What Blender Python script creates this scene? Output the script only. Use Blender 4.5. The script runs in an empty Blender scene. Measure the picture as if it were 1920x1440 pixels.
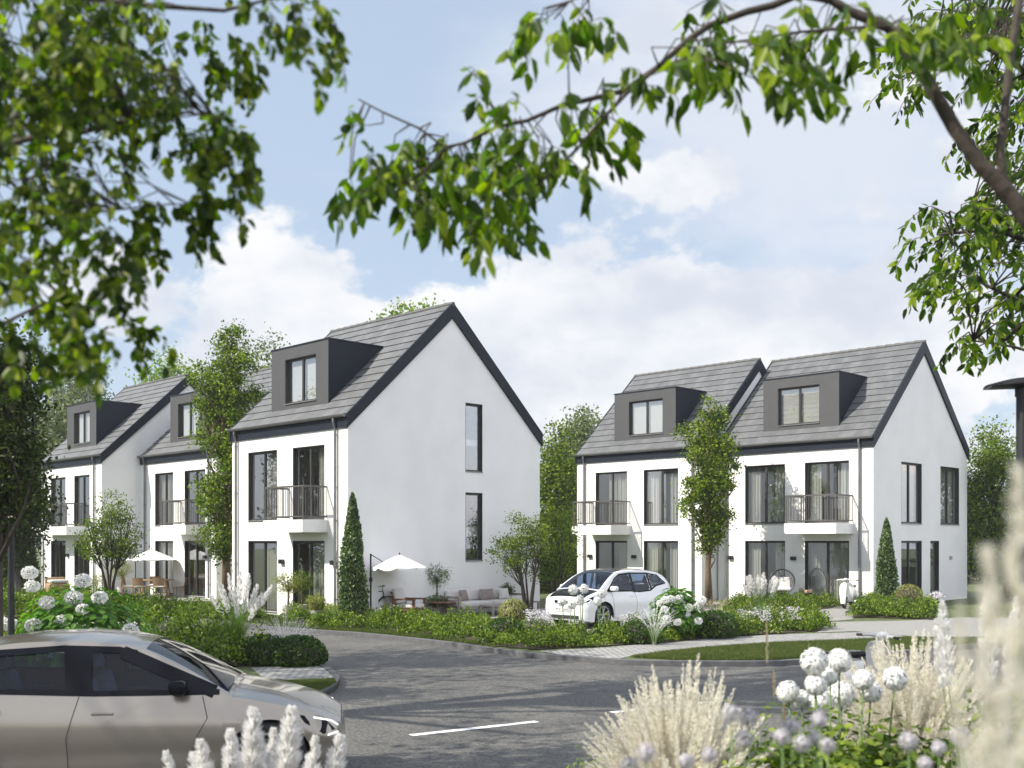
import bpy, bmesh, math, random
import numpy as np
from mathutils import Vector, Matrix

C = bpy.context.scene.collection
S = bpy.context.scene
rad = math.radians
EYE = 2.4                      # camera height above the lawns (z = 0)
ROADZ = -0.08                  # the asphalt lies one kerb step lower

# ------------------------------------------------------------------ camera
cam_d = bpy.data.cameras.new('camera'); cam = bpy.data.objects.new('camera', cam_d); C.objects.link(cam)
cam.location = (0, 0, EYE); cam.rotation_euler = (rad(90), 0, 0)
cam_d.sensor_width = 36; cam_d.lens = 2005 / 1920 * 36; cam_d.shift_y = 294 / 1920
cam_d.clip_start = 0.05; cam_d.clip_end = 2000
cam_d.dof.use_dof = True; cam_d.dof.focus_distance = 36; cam_d.dof.aperture_fstop = 3.8
S.camera = cam

# ------------------------------------------------------------------ light
SUN_EL = 43
SUN_H = Vector((-0.946, -0.324))           # horizontal direction towards the sun
w = bpy.data.worlds.new('World'); S.world = w; w.use_nodes = True
nt = w.node_tree; N = nt.nodes; L = nt.links
bg = N['Background']; bg.inputs['Strength'].default_value = 0.15
sky = N.new('ShaderNodeTexSky'); sky.sky_type = 'NISHITA'; sky.sun_disc = False
sky.sun_elevation = rad(SUN_EL); sky.sun_rotation = math.atan2(SUN_H.x, SUN_H.y)
sky.air_density = 1.0; sky.dust_density = 2.2; sky.ozone_density = 1.0; sky.altitude = 50
def nmath(op, a, b=None, c=None, cl=False):
    n = N.new('ShaderNodeMath'); n.operation = op; n.use_clamp = cl
    for i, v in enumerate((a, b, c)):
        if v is None: continue
        if isinstance(v, (int, float)): n.inputs[i].default_value = v
        else: L.new(v, n.inputs[i])
    return n.outputs[0]
tc = N.new('ShaderNodeTexCoord')
def noise_at(scale, zs, loc, detail, rough, dist=0.0):
    m_ = N.new('ShaderNodeMapping'); m_.inputs['Scale'].default_value = (1, 1, zs); m_.inputs['Location'].default_value = loc; L.new(tc.outputs['Generated'], m_.inputs[0])
    q = N.new('ShaderNodeTexNoise'); q.inputs['Scale'].default_value = scale; q.inputs['Detail'].default_value = detail; q.inputs['Roughness'].default_value = rough; q.inputs['Distortion'].default_value = dist
    L.new(m_.outputs[0], q.inputs['Vector']); return q.outputs['Fac']
big = noise_at(2.6, 2.0, (0.35, 0, 0.2), 3, 0.5)
puff = noise_at(9.0, 1.5, (1.7, 0.3, 0.1), 10, 0.58)
wisp = noise_at(3.2, 2.6, (5.2, 1.1, 0.7), 8, 0.62, 0.5)
def blob_sum(lst):
    acc = None
    for (dx, dz, sx, amt) in lst:
        d = Vector((dx, 1, dz)).normalized()
        vd = N.new('ShaderNodeVectorMath'); vd.operation = 'DISTANCE'
        L.new(tc.outputs['Generated'], vd.inputs[0]); vd.inputs[1].default_value = d
        g = nmath('MULTIPLY', nmath('EXPONENT', nmath('MULTIPLY', nmath('POWER', nmath('DIVIDE', vd.outputs['Value'], sx), 2.0), -1.0)), amt)
        acc = g if acc is None else nmath('ADD', acc, g)
    return acc
# heaped clouds low over the roofs, thin high cloud above: (direction x, direction z, angular size, amount)
heap_b = blob_sum([(-0.30, 0.17, 0.11, .30), (-0.19, 0.22, 0.09, .26), (-0.05, 0.17, 0.12, .26), (0.06, 0.17, 0.11, .26), (0.16, 0.20, 0.10, .26), (0.27, 0.20, 0.10, .28), (0.36, 0.15, 0.10, .24), (-0.22, 0.30, 0.05, .16), (-0.36, 0.26, 0.08, .14),
    (0.10, 0.345, 0.035, .16), (0.20, 0.33, 0.04, .14), (0.0, 0.06, 0.2, .15), (0.5, 0.1, 0.2, .1), (-0.13, 0.30, 0.05, -.14), (0.19, 0.27, 0.04, -.12), (-0.40, 0.16, 0.045, -.2), (-0.23, 0.47, 0.16, -.35), (0.32, 0.27, 0.04, -.10)])
wisp_b = blob_sum([(0.30, 0.42, 0.14, .22), (0.10, 0.47, 0.10, .22), (0.42, 0.33, 0.12, .20), (0.22, 0.36, 0.08, .14), (-0.02, 0.44, 0.06, .12), (-0.22, 0.45, 0.16, -.20), (0.18, 0.29, 0.06, -.05)])
def ramp(v, a, b, lo=0.0, hi=1.0):
    r_ = N.new('ShaderNodeMapRange'); r_.interpolation_type = 'SMOOTHSTEP'; L.new(v, r_.inputs[0])
    for k_, x_ in zip((1, 2, 3, 4), (a, b, lo, hi)): r_.inputs[k_].default_value = x_
    return r_.outputs[0]
heap_f = nmath('ADD', nmath('ADD', nmath('MULTIPLY', big, 0.35), nmath('MULTIPLY', puff, 0.85)), nmath('MULTIPLY', heap_b, 0.62))
heap = ramp(heap_f, 0.705, 0.785)
thin = ramp(nmath('ADD', wisp, wisp_b), 0.46, 0.84, 0.04, 0.75)
shade = ramp(nmath('ADD', nmath('MULTIPLY', heap_f, 0.35), noise_at(7, 1.6, (1.7, 0.3, 0.155), 8, 0.55)), 0.62, 0.98)
cr = N.new('ShaderNodeValToRGB'); L.new(shade, cr.inputs[0])
cr.color_ramp.elements[0].position = 0.0; cr.color_ramp.elements[0].color = (4.55, 4.58, 4.65, 1)
cr.color_ramp.elements[1].position = 1.0; cr.color_ramp.elements[1].color = (3.25, 3.5, 3.98, 1)
tint = N.new('ShaderNodeMix'); tint.data_type = 'RGBA'; tint.inputs[0].default_value = 0.72
L.new(sky.outputs[0], tint.inputs[6]); tint.inputs[7].default_value = (2.55, 3.1, 3.85, 1)
mx = N.new('ShaderNodeMix'); mx.data_type = 'RGBA'
mx0 = N.new('ShaderNodeMix'); mx0.data_type = 'RGBA'; L.new(thin, mx0.inputs[0]); L.new(tint.outputs[2], mx0.inputs[6]); mx0.inputs[7].default_value = (3.85, 4.0, 4.35, 1)
L.new(heap, mx.inputs[0]); L.new(mx0.outputs[2], mx.inputs[6]); L.new(cr.outputs[0], mx.inputs[7])
# added fill: unseen sky behind and right brightened and warmed to lift shaded walls
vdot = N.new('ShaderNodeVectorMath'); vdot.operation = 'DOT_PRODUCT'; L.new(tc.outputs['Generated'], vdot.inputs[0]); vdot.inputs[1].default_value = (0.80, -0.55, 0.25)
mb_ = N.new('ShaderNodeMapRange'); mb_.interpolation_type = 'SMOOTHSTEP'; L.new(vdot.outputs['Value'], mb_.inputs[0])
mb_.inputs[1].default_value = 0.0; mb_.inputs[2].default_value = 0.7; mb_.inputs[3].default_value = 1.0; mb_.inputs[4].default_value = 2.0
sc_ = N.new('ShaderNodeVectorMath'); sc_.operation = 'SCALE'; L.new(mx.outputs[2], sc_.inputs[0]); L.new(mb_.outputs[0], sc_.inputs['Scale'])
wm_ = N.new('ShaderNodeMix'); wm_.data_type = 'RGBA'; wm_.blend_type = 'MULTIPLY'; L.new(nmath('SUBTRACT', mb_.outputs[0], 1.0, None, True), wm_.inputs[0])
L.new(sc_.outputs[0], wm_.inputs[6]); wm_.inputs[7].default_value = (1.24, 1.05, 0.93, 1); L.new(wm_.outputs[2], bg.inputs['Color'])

sun_d = bpy.data.lights.new('sun', 'SUN'); sun = bpy.data.objects.new('sun', sun_d); C.objects.link(sun)
sun_d.energy = 5.0; sun_d.angle = rad(0.5); sun_d.color = (1.0, 0.94, 0.83)
sdir = Vector((SUN_H.x * math.cos(rad(SUN_EL)), SUN_H.y * math.cos(rad(SUN_EL)), math.sin(rad(SUN_EL))))
sun.rotation_euler = (-sdir).to_track_quat('-Z', 'Y').to_euler()
sun.location = (-20, -5, 30)
S.view_settings.view_transform = 'Standard'; S.view_settings.look = 'None'
S.view_settings.exposure = 0.54; S.view_settings.gamma = 1; S.view_settings.use_curve_mapping = False
S.cycles.max_bounces = 7; S.cycles.diffuse_bounces = 4; S.cycles.volume_bounces = 0; S.cycles.glossy_bounces = 3; S.cycles.transparent_max_bounces = 10
S.cycles.transmission_bounces = 4; S.cycles.sample_clamp_indirect = 6; S.cycles.use_denoising = True
S.cycles.caustics_reflective = False; S.cycles.caustics_refractive = False

# ------------------------------------------------------------------ materials
def two_sided_ior(n, l, fr, ior):
    g = n.new('ShaderNodeNewGeometry'); a = n.new('ShaderNodeMath'); a.operation = 'MULTIPLY_ADD'; l.new(g.outputs['Backfacing'], a.inputs[0]); a.inputs[1].default_value = -2; a.inputs[2].default_value = 1
    p_ = n.new('ShaderNodeMath'); p_.operation = 'POWER'; p_.inputs[0].default_value = ior; l.new(a.outputs[0], p_.inputs[1]); l.new(p_.outputs[0], fr.inputs[0])
MATS = {}
def newmat(name):
    m = bpy.data.materials.new(name); m.use_nodes = True; MATS[name] = m
    return m, m.node_tree.nodes, m.node_tree.links, m.node_tree.nodes['Principled BSDF']
def solid(name, col, rough=0.6, metal=0.0, var=0.12, scale=6.0, bump=0.0, bscale=60.0, spec=0.5, coat=0.0):
    """a plain material with a little uneven tone and surface"""
    m, n, l, p = newmat(name)
    p.inputs['Roughness'].default_value = rough; p.inputs['Metallic'].default_value = metal
    p.inputs['Specular IOR Level'].default_value = spec; p.inputs['Coat Weight'].default_value = coat
    p.inputs['Coat Roughness'].default_value = 0.05
    t = n.new('ShaderNodeTexCoord')
    a = n.new('ShaderNodeTexNoise'); a.inputs['Scale'].default_value = scale; a.inputs['Detail'].default_value = 5
    l.new(t.outputs['Object'], a.inputs['Vector'])
    r = n.new('ShaderNodeValToRGB'); l.new(a.outputs['Fac'], r.inputs[0])
    r.color_ramp.elements[0].position = 0.3; r.color_ramp.elements[1].position = 0.7
    r.color_ramp.elements[0].color = (*[c * (1 - var) for c in col], 1); r.color_ramp.elements[1].color = (*[min(1, c * (1 + var)) for c in col], 1)
    l.new(r.outputs[0], p.inputs['Base Color'])
    if bump:
        b = n.new('ShaderNodeTexNoise'); b.inputs['Scale'].default_value = bscale; b.inputs['Detail'].default_value = 4
        l.new(t.outputs['Object'], b.inputs['Vector'])
        bp = n.new('ShaderNodeBump'); bp.inputs['Strength'].default_value = bump; bp.inputs['Distance'].default_value = 0.01
        l.new(b.outputs['Fac'], bp.inputs['Height']); l.new(bp.outputs[0], p.inputs['Normal'])
    return m
def leafmat(name, cols, trans=0.35, rough=0.45, noise=0.35, nscale=0.9, tint=(1.35, 1.75, 0.35)):
    """leaves: every leaf its own green between the given tones, part of the light passes through"""
    m, n, l, p = newmat(name)
    g = n.new('ShaderNodeNewGeometry'); r = n.new('ShaderNodeValToRGB')
    t = n.new('ShaderNodeTexCoord'); a = n.new('ShaderNodeTexNoise'); a.inputs['Scale'].default_value = nscale; a.inputs['Detail'].default_value = 2
    l.new(t.outputs['Object'], a.inputs['Vector'])
    ma = n.new('ShaderNodeMath'); ma.operation = 'MULTIPLY_ADD'; l.new(a.outputs['Fac'], ma.inputs[0]); ma.inputs[1].default_value = noise * 2; ma.inputs[2].default_value = -noise
    mb = n.new('ShaderNodeMath'); mb.operation = 'ADD'; l.new(ma.outputs[0], mb.inputs[0]); l.new(g.outputs['Random Per Island'], mb.inputs[1])
    l.new(mb.outputs[0], r.inputs[0])
    el = r.color_ramp.elements
    while len(el) < len(cols): el.new(0.5)
    for i, c in enumerate(cols): el[i].position = i / (len(cols) - 1); el[i].color = (*c, 1)
    l.new(r.outputs[0], p.inputs['Base Color']); p.inputs['Roughness'].default_value = rough; p.inputs['Specular IOR Level'].default_value = 0.3
    tr = n.new('ShaderNodeBsdfTranslucent')
    hs = n.new('ShaderNodeMix'); hs.data_type = 'RGBA'; hs.blend_type = 'MULTIPLY'; hs.inputs[0].default_value = 1
    l.new(r.outputs[0], hs.inputs[6]); hs.inputs[7].default_value = (*tint, 1); l.new(hs.outputs[2], tr.inputs[0])
    ms = n.new('ShaderNodeMixShader'); ms.inputs[0].default_value = trans
    l.new(p.outputs[0], ms.inputs[1]); l.new(tr.outputs[0], ms.inputs[2]); l.new(ms.outputs[0], n['Material Output'].inputs[0])
    return m
solid('render_white', (0.80, 0.797, 0.785), 0.85, var=0.04, scale=0.9, bump=0.15, bscale=180, spec=0.2)
solid('inside_wall', (0.60, 0.57, 0.53), 0.8, var=0.05)
solid('inside_floor', (0.25, 0.19, 0.13), 0.6, var=0.2)
solid('anthracite', (0.008, 0.012, 0.021), 0.55, var=0.1, bump=0.1, spec=0.25)
solid('dormer_panel', (0.055, 0.056, 0.060), 0.62, var=0.07, scale=3, bump=0.2, bscale=300)
solid('frame_dark', (0.035, 0.033, 0.032), 0.45, var=0.1)
solid('zinc', (0.20, 0.20, 0.205), 0.42, metal=0.55, var=0.15, scale=3)
solid('rail_metal', (0.10, 0.095, 0.09), 0.5, metal=0.3, var=0.1)
solid('curtain', (0.60, 0.58, 0.54), 0.9, var=0.06)
solid('sill_metal', (0.22, 0.22, 0.22), 0.4, metal=0.4)
solid('balcony_white', (0.78, 0.78, 0.76), 0.8, var=0.03, spec=0.2)
solid('lamp_black', (0.02, 0.02, 0.022), 0.4)
solid('window_lining', (0.05, 0.046, 0.042), 0.5, var=0.1)
solid('car_silver', (0.30, 0.275, 0.235), 0.24, metal=0.7, var=0.02, coat=0.6)
solid('car_white', (0.74, 0.75, 0.76), 0.35, var=0.02, coat=0.8)
solid('car_black', (0.006, 0.007, 0.010), 0.16, var=0.05, spec=0.12)
solid('car_seat', (0.30, 0.29, 0.27), 0.7)
solid('tyre', (0.016, 0.016, 0.017), 0.75, bump=0.2)
solid('rim_metal', (0.55, 0.55, 0.56), 0.3, metal=0.8)
solid('seam_dark', (0.02, 0.02, 0.02), 0.6)
solid('wood_brown', (0.16, 0.075, 0.04), 0.55, var=0.35, scale=5)
solid('wood_tan', (0.36, 0.22, 0.12), 0.6, var=0.3, scale=6)
solid('wood_grey', (0.30, 0.275, 0.25), 0.7, var=0.25, scale=6)
solid('wicker', (0.34, 0.22, 0.13), 0.8, var=0.4, scale=60, bump=0.8, bscale=90)
solid('fabric_pale', (0.58, 0.56, 0.54), 0.9, var=0.08, scale=9, bump=0.3, bscale=120)
solid('fabric_taupe', (0.24, 0.20, 0.19), 0.9, var=0.15, scale=9, bump=0.3, bscale=120)
solid('canopy_white', (0.80, 0.79, 0.77), 0.85, var=0.03)
solid('concrete_pot', (0.52, 0.50, 0.47), 0.85, var=0.12, scale=7, bump=0.3)
solid('metal_black', (0.02, 0.02, 0.022), 0.45, metal=0.3)
solid('scooter_white', (0.74, 0.73, 0.69), 0.28, var=0.02, coat=0.7)
solid('licence_plate', (0.6, 0.6, 0.6), 0.5)
solid('bottle_glass', (0.12, 0.10, 0.06), 0.15, spec=0.8)
solid('box_tan', (0.5, 0.34, 0.2), 0.7)
solid('lamp_metal', (0.022, 0.023, 0.026), 0.5, metal=0.2)
m, n, l, p = newmat('lamp_light'); p.inputs['Base Color'].default_value = (0.9, 0.92, 0.95, 1); p.inputs['Emission Color'].default_value = (0.95, 0.97, 1, 1); p.inputs['Emission Strength'].default_value = 0.9
m, n, l, p = newmat('car_glass'); n.remove(p)
tb = n.new('ShaderNodeBsdfTransparent'); tb.inputs[0].default_value = (0.30, 0.38, 0.52, 1)
gl = n.new('ShaderNodeBsdfGlossy'); gl.inputs['Roughness'].default_value = 0.01; fr = n.new('ShaderNodeFresnel'); two_sided_ior(n, l, fr, 1.42)
ms = n.new('ShaderNodeMixShader'); l.new(fr.outputs[0], ms.inputs[0]); l.new(tb.outputs[0], ms.inputs[1]); l.new(gl.outputs[0], ms.inputs[2]); l.new(ms.outputs[0], n['Material Output'].inputs[0])
solid('plate_grey', (0.28, 0.28, 0.28), 0.5)
# glass: see-through with a mirror film that strengthens at grazing angles
m, n, l, p = newmat('glass'); n.remove(p)
tb = n.new('ShaderNodeBsdfTransparent'); tb.inputs[0].default_value = (0.85, 0.88, 0.88, 1)
gl = n.new('ShaderNodeBsdfGlossy'); gl.inputs['Roughness'].default_value = 0.005; gl.inputs[0].default_value = (0.92, 0.95, 1, 1)
fr = n.new('ShaderNodeFresnel'); two_sided_ior(n, l, fr, 3.7)
ms = n.new('ShaderNodeMixShader'); l.new(fr.outputs[0], ms.inputs[0]); l.new(tb.outputs[0], ms.inputs[1]); l.new(gl.outputs[0], ms.inputs[2]); l.new(ms.outputs[0], n['Material Output'].inputs[0])
# roof tiles: joints and tone differ from tile to tile
m, n, l, p = newmat('roof_tile')
uv = n.new('ShaderNodeUVMap'); br = n.new('ShaderNodeTexBrick'); l.new(uv.outputs[0], br.inputs['Vector'])
br.offset = 0.5; br.inputs['Scale'].default_value = 1; br.inputs['Brick Width'].default_value = 0.30; br.inputs['Row Height'].default_value = 0.40
br.inputs['Mortar Size'].default_value = 0.006; br.inputs['Mortar Smooth'].default_value = 0.3; br.inputs['Bias'].default_value = 0
br.inputs['Color1'].default_value = (0.088, 0.092, 0.097, 1); br.inputs['Color2'].default_value = (0.125, 0.129, 0.134, 1); br.inputs['Mortar'].default_value = (0.07, 0.07, 0.07, 1)
nz = n.new('ShaderNodeTexNoise'); nz.inputs['Scale'].default_value = 2.2; nz.inputs['Detail'].default_value = 6; l.new(uv.outputs[0], nz.inputs['Vector'])
mxx = n.new('ShaderNodeMix'); mxx.data_type = 'RGBA'; mxx.blend_type = 'OVERLAY'; mxx.inputs[0].default_value = 0.45
l.new(br.outputs['Color'], mxx.inputs[6]); l.new(nz.outputs['Fac'], mxx.inputs[7]); l.new(mxx.outputs[2], p.inputs['Base Color'])
p.inputs['Roughness'].default_value = 0.62; bp = n.new('ShaderNodeBump'); bp.inputs['Strength'].default_value = 0.5; bp.inputs['Distance'].default_value = 0.01
inv = n.new('ShaderNodeMath'); inv.operation = 'SUBTRACT'; inv.inputs[0].default_value = 1; l.new(br.outputs['Fac'], inv.inputs[1])
l.new(inv.outputs[0], bp.inputs['Height']); l.new(bp.outputs[0], p.inputs['Normal'])
# asphalt: stone chips, slightly worn patches
m, n, l, p = newmat('asphalt')
t = n.new('ShaderNodeTexCoord')
v1 = n.new('ShaderNodeTexVoronoi'); v1.inputs['Scale'].default_value = 38; l.new(t.outputs['Object'], v1.inputs['Vector'])
n1 = n.new('ShaderNodeTexNoise'); n1.inputs['Scale'].default_value = 0.6; n1.inputs['Detail'].default_value = 6; l.new(t.outputs['Object'], n1.inputs['Vector'])
n3 = n.new('ShaderNodeTexNoise'); n3.inputs['Scale'].default_value = 22; n3.inputs['Detail'].default_value = 4; l.new(t.outputs['Object'], n3.inputs['Vector'])
r1 = n.new('ShaderNodeValToRGB'); sp = n.new('ShaderNodeSeparateColor'); l.new(v1.outputs['Color'], sp.inputs[0]); l.new(sp.outputs[0], r1.inputs[0])
r1.color_ramp.elements[0].color = (0.05, 0.05, 0.05, 1); r1.color_ramp.elements[1].color = (0.15, 0.147, 0.138, 1)
r2 = n.new('ShaderNodeValToRGB'); l.new(n1.outputs['Fac'], r2.inputs[0]); r2.color_ramp.elements[0].position = 0.3; r2.color_ramp.elements[1].position = 0.72
r2.color_ramp.elements[0].color = (0.66, 0.66, 0.68, 1); r2.color_ramp.elements[1].color = (1.22, 1.2, 1.14, 1)
mm = n.new('ShaderNodeMix'); mm.data_type = 'RGBA'; mm.blend_type = 'MULTIPLY'; mm.inputs[0].default_value = 1; l.new(r1.outputs[0], mm.inputs[6]); l.new(r2.outputs[0], mm.inputs[7])
l.new(mm.outputs[2], p.inputs['Base Color']); p.inputs['Roughness'].default_value = 0.8
bp = n.new('ShaderNodeBump'); bp.inputs['Strength'].default_value = 0.9; bp.inputs['Distance'].default_value = 0.008; l.new(n3.outputs['Fac'], bp.inputs['Height']); l.new(bp.outputs[0], p.inputs['Normal'])
# cobbles
def paving(name, w_, h_, c1, c2, mort, off=0.5, rot=0):
    m, n, l, p = newmat(name)
    t = n.new('ShaderNodeTexCoord'); mp = n.new('ShaderNodeMapping'); mp.inputs['Rotation'].default_value = (0, 0, rot); l.new(t.outputs['Object'], mp.inputs[0])
    nd = n.new('ShaderNodeTexNoise'); nd.inputs['Scale'].default_value = 5; l.new(mp.outputs[0], nd.inputs['Vector'])
    ad = n.new('ShaderNodeMix'); ad.data_type = 'RGBA'; ad.blend_type = 'LINEAR_LIGHT'; ad.inputs[0].default_value = 0.02; l.new(mp.outputs[0], ad.inputs[6]); l.new(nd.outputs['Color'], ad.inputs[7])
    br = n.new('ShaderNodeTexBrick'); l.new(ad.outputs[2], br.inputs['Vector']); br.offset = off
    br.inputs['Scale'].default_value = 1; br.inputs['Brick Width'].default_value = w_; br.inputs['Row Height'].default_value = h_; br.inputs['Mortar Size'].default_value = 0.012
    br.inputs['Mortar Smooth'].default_value = 0.6
    br.inputs['Color1'].default_value = (*c1, 1); br.inputs['Color2'].default_value = (*c2, 1); br.inputs['Mortar'].default_value = (*mort, 1)
    nz = n.new('ShaderNodeTexNoise'); nz.inputs['Scale'].default_value = 30; nz.inputs['Detail'].default_value = 3; l.new(t.outputs['Object'], nz.inputs['Vector'])
    mxx = n.new('ShaderNodeMix'); mxx.data_type = 'RGBA'; mxx.blend_type = 'OVERLAY'; mxx.inputs[0].default_value = 0.3
    l.new(br.outputs['Color'], mxx.inputs[6]); l.new(nz.outputs['Fac'], mxx.inputs[7]); l.new(mxx.outputs[2], p.inputs['Base Color'])
    p.inputs['Roughness'].default_value = 0.8
    bp = n.new('ShaderNodeBump'); bp.inputs['Strength'].default_value = 1; bp.inputs['Distance'].default_value = 0.03
    inv = n.new('ShaderNodeMath'); inv.operation = 'SUBTRACT'; inv.inputs[0].default_value = 1; l.new(br.outputs['Fac'], inv.inputs[1])
    l.new(inv.outputs[0], bp.inputs['Height']); l.new(bp.outputs[0], p.inputs['Normal'])
paving('cobble', 0.17, 0.13, (0.27, 0.265, 0.255), (0.37, 0.365, 0.35), (0.08, 0.08, 0.075), rot=0.5)
paving('paver', 0.32, 0.18, (0.25, 0.245, 0.23), (0.32, 0.31, 0.29), (0.13, 0.125, 0.12), rot=0.785)
solid('gravel_pale', (0.25, 0.245, 0.23), 0.9, var=0.35, scale=45, bump=0.8, bscale=60)
solid('kerb_stone', (0.10, 0.10, 0.105), 0.75, var=0.2, scale=8, bump=0.3)
solid('paint_white', (0.75, 0.75, 0.73), 0.6, var=0.12, scale=14)
solid('soil', (0.05, 0.037, 0.025), 0.95, var=0.4, scale=9, bump=0.6, bscale=30)
solid('lawn_soil', (0.075, 0.095, 0.03), 0.9, var=0.45, scale=3.5, bump=0.8, bscale=70)
leafmat('grass', [(0.04, 0.065, 0.010), (0.07, 0.10, 0.018), (0.14, 0.15, 0.04)], 0.3)
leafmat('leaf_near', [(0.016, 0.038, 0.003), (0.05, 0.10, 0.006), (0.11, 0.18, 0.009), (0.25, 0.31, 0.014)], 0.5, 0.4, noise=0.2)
leafmat('leaf_birch', [(0.014, 0.030, 0.003), (0.042, 0.080, 0.006), (0.10, 0.150, 0.010), (0.23, 0.26, 0.016)], 0.5, 0.45, noise=0.4, nscale=2.2)
leafmat('leaf_poplar', [(0.03, 0.055, 0.008), (0.095, 0.145, 0.016), (0.28, 0.34, 0.035)], 0.35, 0.4)
leafmat('leaf_dark', [(0.014, 0.026, 0.006), (0.034, 0.054, 0.011), (0.085, 0.10, 0.02)], 0.3, 0.45)
leafmat('leaf_grey', [(0.09, 0.115, 0.07), (0.15, 0.175, 0.105), (0.23, 0.245, 0.16)], 0.3, 0.5)  # on the trees behind the houses this pale grey stands in for haze
leafmat('leaf_lime', [(0.10, 0.15, 0.03), (0.17, 0.23, 0.05), (0.28, 0.33, 0.09)], 0.4, 0.5)
leafmat('leaf_box', [(0.13, 0.15, 0.03), (0.22, 0.23, 0.06), (0.36, 0.35, 0.12)], 0.3, 0.5)
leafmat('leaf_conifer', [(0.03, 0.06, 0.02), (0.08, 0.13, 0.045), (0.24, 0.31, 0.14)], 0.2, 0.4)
leafmat('leaf_bed', [(0.026, 0.052, 0.007), (0.09, 0.145, 0.015), (0.25, 0.31, 0.035)], 0.35, 0.45, noise=0.6, nscale=1.1)
leafmat('leaf_bed_dark', [(0.02, 0.045, 0.01), (0.04, 0.085, 0.015), (0.085, 0.14, 0.03)], 0.3, 0.45, nscale=1.6)
leafmat('leaf_hydrangea', [(0.04, 0.11, 0.012), (0.08, 0.19, 0.02), (0.15, 0.28, 0.05)], 0.35, 0.4)
leafmat('plume_white', [(0.84, 0.83, 0.81), (0.88, 0.87, 0.85), (0.9, 0.9, 0.89)], 0.5, 0.8, tint=(1, 1, 1))
leafmat('plume_cream', [(0.70, 0.66, 0.54), (0.80, 0.77, 0.67), (0.86, 0.84, 0.77)], 0.5, 0.8, tint=(1, 1, 1))
leafmat('plume_tan', [(0.40, 0.33, 0.22), (0.52, 0.45, 0.32), (0.62, 0.55, 0.42)], 0.5, 0.8, tint=(1, 1, 1))
leafmat('petal_white', [(0.76, 0.77, 0.75), (0.84, 0.84, 0.83), (0.88, 0.88, 0.87)], 0.25, 0.7, tint=(1, 1, 1))
leafmat('petal_mauve', [(0.50, 0.47, 0.51), (0.64, 0.61, 0.65), (0.74, 0.72, 0.75)], 0.3, 0.7, tint=(1, 1, 1))
leafmat('blade_green', [(0.06, 0.12, 0.02), (0.10, 0.18, 0.03), (0.20, 0.26, 0.08)], 0.35, 0.4)
solid('bark_dark', (0.05, 0.04, 0.03), 0.85, var=0.3, scale=8, bump=0.8, bscale=25)
solid('bark_brown', (0.14, 0.095, 0.055), 0.85, var=0.35, scale=6, bump=0.8, bscale=22)
solid('bark_grey', (0.10, 0.09, 0.08), 0.85, var=0.3, scale=6, bump=0.8, bscale=22)
solid('stem_green', (0.10, 0.17, 0.05), 0.6)

# ------------------------------------------------------------------ helpers
def G(px, py, z=0.0):
    """ground point (height z) seen at that place of a 1920 x 1440 picture: used once, to survey the site from the photograph"""
    Y = (EYE - z) * 2005 / (py - 1014)
    return ((px - 960) / 2005 * Y, Y)
def PX(px, Y): return (px - 960) / 2005 * Y
def PZ(py, Y): return EYE + (1014 - py) / 2005 * Y
def link(o, parent=None):
    C.objects.link(o)
    if parent is not None: o.parent = parent
    return o
def tag(o, label, cat, group=None, kind=None):
    if label: o['label'] = label
    if cat: o['category'] = cat
    if group: o['group'] = group
    if kind: o['kind'] = kind
    return o
def root(name, loc=(0, 0, 0), rz=0.0, label=None, cat=None, group=None):
    o = bpy.data.objects.new(name, None); o.empty_display_size = 0.3; link(o)
    o.location = loc; o.rotation_euler = (0, 0, rz)
    return tag(o, label, cat, group)
def raw(name, verts, faces, mat, parent=None, smooth=False):
    me = bpy.data.meshes.new(name); me.from_pydata([tuple(v) for v in verts], [], faces)
    ms = mat if isinstance(mat, (list, tuple)) else [mat]
    for k in ms: me.materials.append(MATS[k])
    if smooth: me.shade_smooth()
    me.update()
    return link(bpy.data.objects.new(name, me), parent)
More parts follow.
